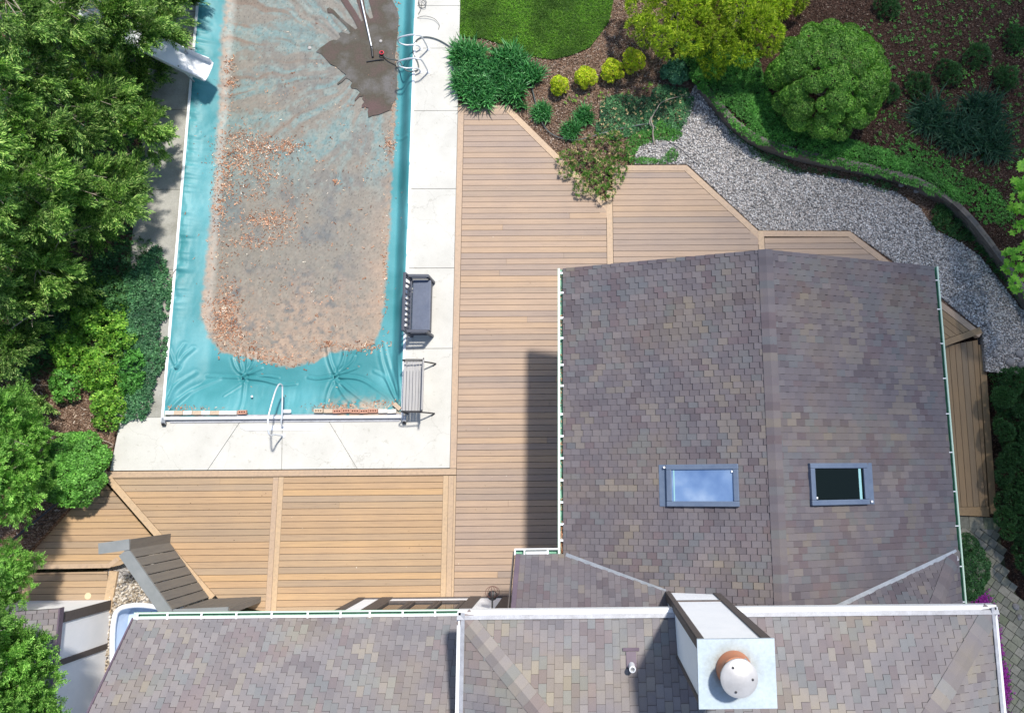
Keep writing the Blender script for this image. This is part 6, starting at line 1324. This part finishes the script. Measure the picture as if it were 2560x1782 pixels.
cover_plant('lilies_edge', 'short green weeds in the mulch below the golden shrubs', [(1400, 240), (1440, 235), (1560, 225), (1640, 205), (1660, 220), (1560, 240), (1460, 260), (1400, 262)], -.03, 60, LEAFB, (.03, .06), M_['limeleaf'], 410, .02)
cover_plant('small_gravel_weeds', 'green weeds along the lower rocks by the hedge', [(2468, 900), (2500, 890), (2512, 960), (2490, 1040), (2472, 1000)], -.2, 300, BLADE, (.1, .18), M_['darkgreen'], 411, .03)
cover_plant('creeping_vinca', 'green creeping leaves hanging over the top of the timber wall', [(1745, 205), (1800, 262), (1850, 308), (1905, 342), (1985, 370), (2085, 392), (2185, 414), (2285, 442), (2365, 482), (2350, 500), (2275, 462), (2180, 436), (2080, 414), (1980, 392), (1895, 364), (1835, 322), (1785, 268)], .32, 520, LEAFB, (.035, .06), M_['vinca'], 412, .05)
cover_plant('bed_foliage', 'mixed bright leafy plants filling the bed beside the ground cover', [(200, 700), (300, 690), (335, 740), (320, 830), (312, 900), (325, 960), (318, 1040), (285, 1050), (225, 1020), (235, 960), (150, 930), (120, 860), (140, 780)], .04, 190, LEAFB, (.05, .085), M_['limeleaf'], 413, .16)
cover_plant('bed_foliage', 'dark green leafy plants low under the conifers', [(150, 760), (240, 640), (330, 600), (345, 690), (290, 800), (160, 880), (60, 950), (40, 850)], .02, 260, LEAFB, (.05, .08), M_['darkgreen'], 414, .16)
cover_plant('undergrowth', 'dark undergrowth added on the ground beneath the tall conifers', [(-200, -300), (392, -300), (388, 100), (372, 300), (360, 480), (330, 600), (-200, 640)], -.02, 70, LEAFB, (.08, .14), M_['darkgreen'], 415, .1)  # leaf layer added to darken the ground under the conifers
# phlox along the pavers
gph = 'magenta phlox cushions beside the house'
for i, (px, py, r, ry_, lb_) in enumerate([(2452, 1497, 26, 18, 'small magenta phlox cushion above the white roof corner'), (2490, 1600, 11, 60, 'narrow magenta phlox cushion along the white roof edge'), (2506, 1705, 15, 58, 'largest magenta phlox cushion at the bottom right')]):
    zb = -.28; c = W(px, py, zb + .1); s = H / FPX; t = thing('phlox', lb_, 'flowers', (c[0], c[1], zb), gph); g_ = np.random.default_rng(500 + i); n = int(500 + 500 * i)
    X = c[0] + g_.normal(size=n) * r * s * .45; Y = c[1] + g_.normal(size=n) * ry_ * s * .45; P = np.stack([X, Y, zb + .1 + g_.uniform(0, .06, n)], 1)
    scatter('foliage', M_['vinca'], P - np.array([0, 0, .03]), flat_nrm(n, 3, .5), LEAF, g_.uniform(.03, .05, n), t, rs=501 + i)
    k = g_.random(n) < .5; scatter('flowers', M_['magenta'], P[k] + np.array([0, 0, .02]), flat_nrm(k.sum(), 4, .4), LEAFB, g_.uniform(.02, .035, k.sum()), t, rs=511 + i)
for px, py, lb_ in ((186, 1092, 'red tulip nearest the arborvitae'), (232, 1096, 'red tulip nearest the concrete corner')):
    p = W(px, py, .15); t = thing('tulip', lb_, 'flower', (p[0], p[1], -.04)); mb = MB(); mb.tube([(p[0], p[1], -.04), (p[0], p[1], .14)], .008, 6); mb.build('stem', M_['lily'], t)
    scatter('petals', M_['redpetal'], np.array([[p[0], p[1], .14]] * 3), np.array([[0, 0, 1.], [.2, 0, 1], [0, .2, 1]]), LEAFB, .065, t, rs=3)

# retaining wall of stacked weathered timbers
rw = thing('retaining_wall', 'curved retaining wall of weathered grey timbers between gravel and raised bed', 'retaining wall', (wl[20].x, wl[20].y, 0))
M_['wallwood'] = boardmat('weathered_wall_timbers', [(0, (0.10, 0.09, 0.08)), (0.5, (0.16, 0.145, 0.13)), (1, (0.075, 0.065, 0.06))], (12, 12, 12))
for row in range(3):
    mb = MB(); st = 2; i = row % 2
    ln_ = offset_line(wl, -.02 + .03 * (2 - row) * 0); inn = offset_line(wl, .115)
    while i < len(wl) - 1:
        j = min(i + st, len(wl) - 1); a, b = ln_[i], ln_[j]; c, e = inn[j], inn[i]
        z1 = -.04 + .13 * (row + 1) + rnd.uniform(-.006, .006)
        k = .006; mb.prism([(a.x, a.y), (b.x - (b.x - a.x) * .02, b.y - (b.y - a.y) * .02), (c.x - (c.x - e.x) * .02, c.y - (c.y - e.y) * .02), (e.x, e.y)], z1 - .125, z1)
        if row == 2:
            a2 = a.lerp(e, .45); b2 = b.lerp(c, .45); mb.prism([(a2.x, a2.y), (b2.x, b2.y), (b2.x + (c.x - b.x) * .03, b2.y + (c.y - b.y) * .03), (a2.x + (e.x - a.x) * .03, a2.y + (e.y - a.y) * .03)], z1 - .01, z1 + .004)
        i = j
    mb.build('timber_course', M_['wallwood'], rw)
# rocks
def rock(px, py, r, label, group='rocks beside the gravel', z=-.03, seed=0):
    p = W(px, py, z); bm = bmesh.new(); bmesh.ops.create_icosphere(bm, subdivisions=2, radius=r); rg = random.Random(seed)
    off = [rg.uniform(-9, 9) for _ in range(3)]; sxy = rg.uniform(.7, 1.0)
    from mathutils import noise as mn
    for v in bm.verts: v.co *= 1 + .28 * mn.noise(v.co / r * 1.1 + Vector(off)); v.co.y *= sxy; v.co.z *= .62
    me = bpy.data.meshes.new('rock'); bm.to_mesh(me); bm.free(); me.materials.append(M_['stone']); o = bpy.data.objects.new('rock', me); COL.objects.link(o); o.location = (p[0], p[1], z + r * .3); o.rotation_euler = (0, 0, rg.uniform(0, 6)); tag(o, label, 'rock', group)
for i, (px, py, r, lb_) in enumerate([(1641, 339, .06, 'upper block of the little stone pile by the driftwood'), (1618, 353, .055, 'left block of the little stone pile by the driftwood'), (1642, 356, .05, 'lower block of the little stone pile by the driftwood'), (1660, 360, .09, 'flat tan rock between the creeping plants'), (1712, 322, .05, 'tan rock at the tip of the creeping plants'), (1717, 243, .06, 'tan rock at the narrow top of the gravel'), (1780, 222, .07, 'rock at the upper end of the retaining wall'), (2252, 464, .075, 'grey rock below the retaining wall, left one of two'), (2290, 478, .075, 'pale rock below the retaining wall, right one of two'), (1758, 318, .07, 'flat grey stone lying in the gravel near the golden cypress'), (2455, 730, .08, 'mauve stone lying in the gravel left of the maple'), (2520, 783, .07, 'reddish stone in the gravel below the maple'), (2487, 888, .08, 'dark grey rock at the lower end of the gravel'), (2524, 907, .11, 'pale grey rock left of the largest rock'), (2546, 885, .10, 'round grey rock above the largest rock'), (2556, 915, .15, 'largest rock at the lower end of the gravel'), (2538, 1515, .09, 'tan rock at the outer edge of the pavers'), (2548, 1541, .07, 'small tan rock below the other paver edge rock'), (262, 1142, .10, 'pale stone slab in the mulch beside the concrete corner')]): rock(px, py, r, lb_, seed=i, z=-.05 if i < 16 or i == 18 else -.24)
# driftwood and fallen sticks
mb = MB(); mb.tube(crom([W(1636, 362, -.02), W(1632, 335, .1), W(1633, 318, .16), W(1628, 300, .18), W(1640, 275, .2)], 5), [.02 - .0004 * i for i in range(21)], 7); mb.tube(crom([W(1640, 278, .19), W(1652, 258, .12), W(1680, 246, .08), W(1708, 240, .05), W(1716, 232, .05)], 5), .010, 6); mb.tube(crom([W(1633, 318, .15), W(1624, 308, .12), W(1628, 292, .1)], 4), .016, 6)
tag(mb.build('driftwood', M_['twig'], smooth=True), 'bleached forked driftwood branch standing among the ground cover', 'branch')
mb = MB(); mb.tube(crom([W(1668, 352, -.0), W(1700, 372, 0), W(1736, 405, 0), W(1745, 412, .0)], 5), .007, 6); tag(mb.build('irrigation_line', M_['iron'], smooth=True), 'thin dark irrigation line crossing the small gravel patch', 'tube')
for pts, lb_ in (([(382, 711), (405, 706), (424, 695), (440, 672)], 'pale curved stick on the ground cover beside the pool edge'), ([(250, 1098), (268, 1104), (282, 1111)], 'dark stick pointing at the left edge of the concrete'), ([(246, 1127), (265, 1122), (283, 1113)], 'pale stick below the dark stick at the concrete edge'), ([(225, 1038), (245, 1034), (265, 1030)], 'pale twig under the twiggy lime shrub')):
    mb = MB(); mb.tube(crom([W(a, b, .06) for a, b in pts], 5), .009, 6); tag(mb.build('stick', M_['twig'], smooth=True), lb_, 'stick')
# dark metal railing above the landing
t = thing('railing', 'dark metal railing half hidden by arborvitae at the lower left', 'railing', W(100, 1300, zl)); a = Vector(W(148, 1254, .35)); b = Vector(W(30, 1350, .35)); mb = MB(); mb.bar(a, b, .035, .035); mb.build('top_rail', M_['iron'], t)
for k in range(9):
    p = a.lerp(b, (k + .5) / 9); mb = MB(); mb.bar((p.x, p.y, zl), (p.x, p.y, .35), .015, .015, up=(0, 1, 0)); mb.build('baluster', M_['iron'], t)
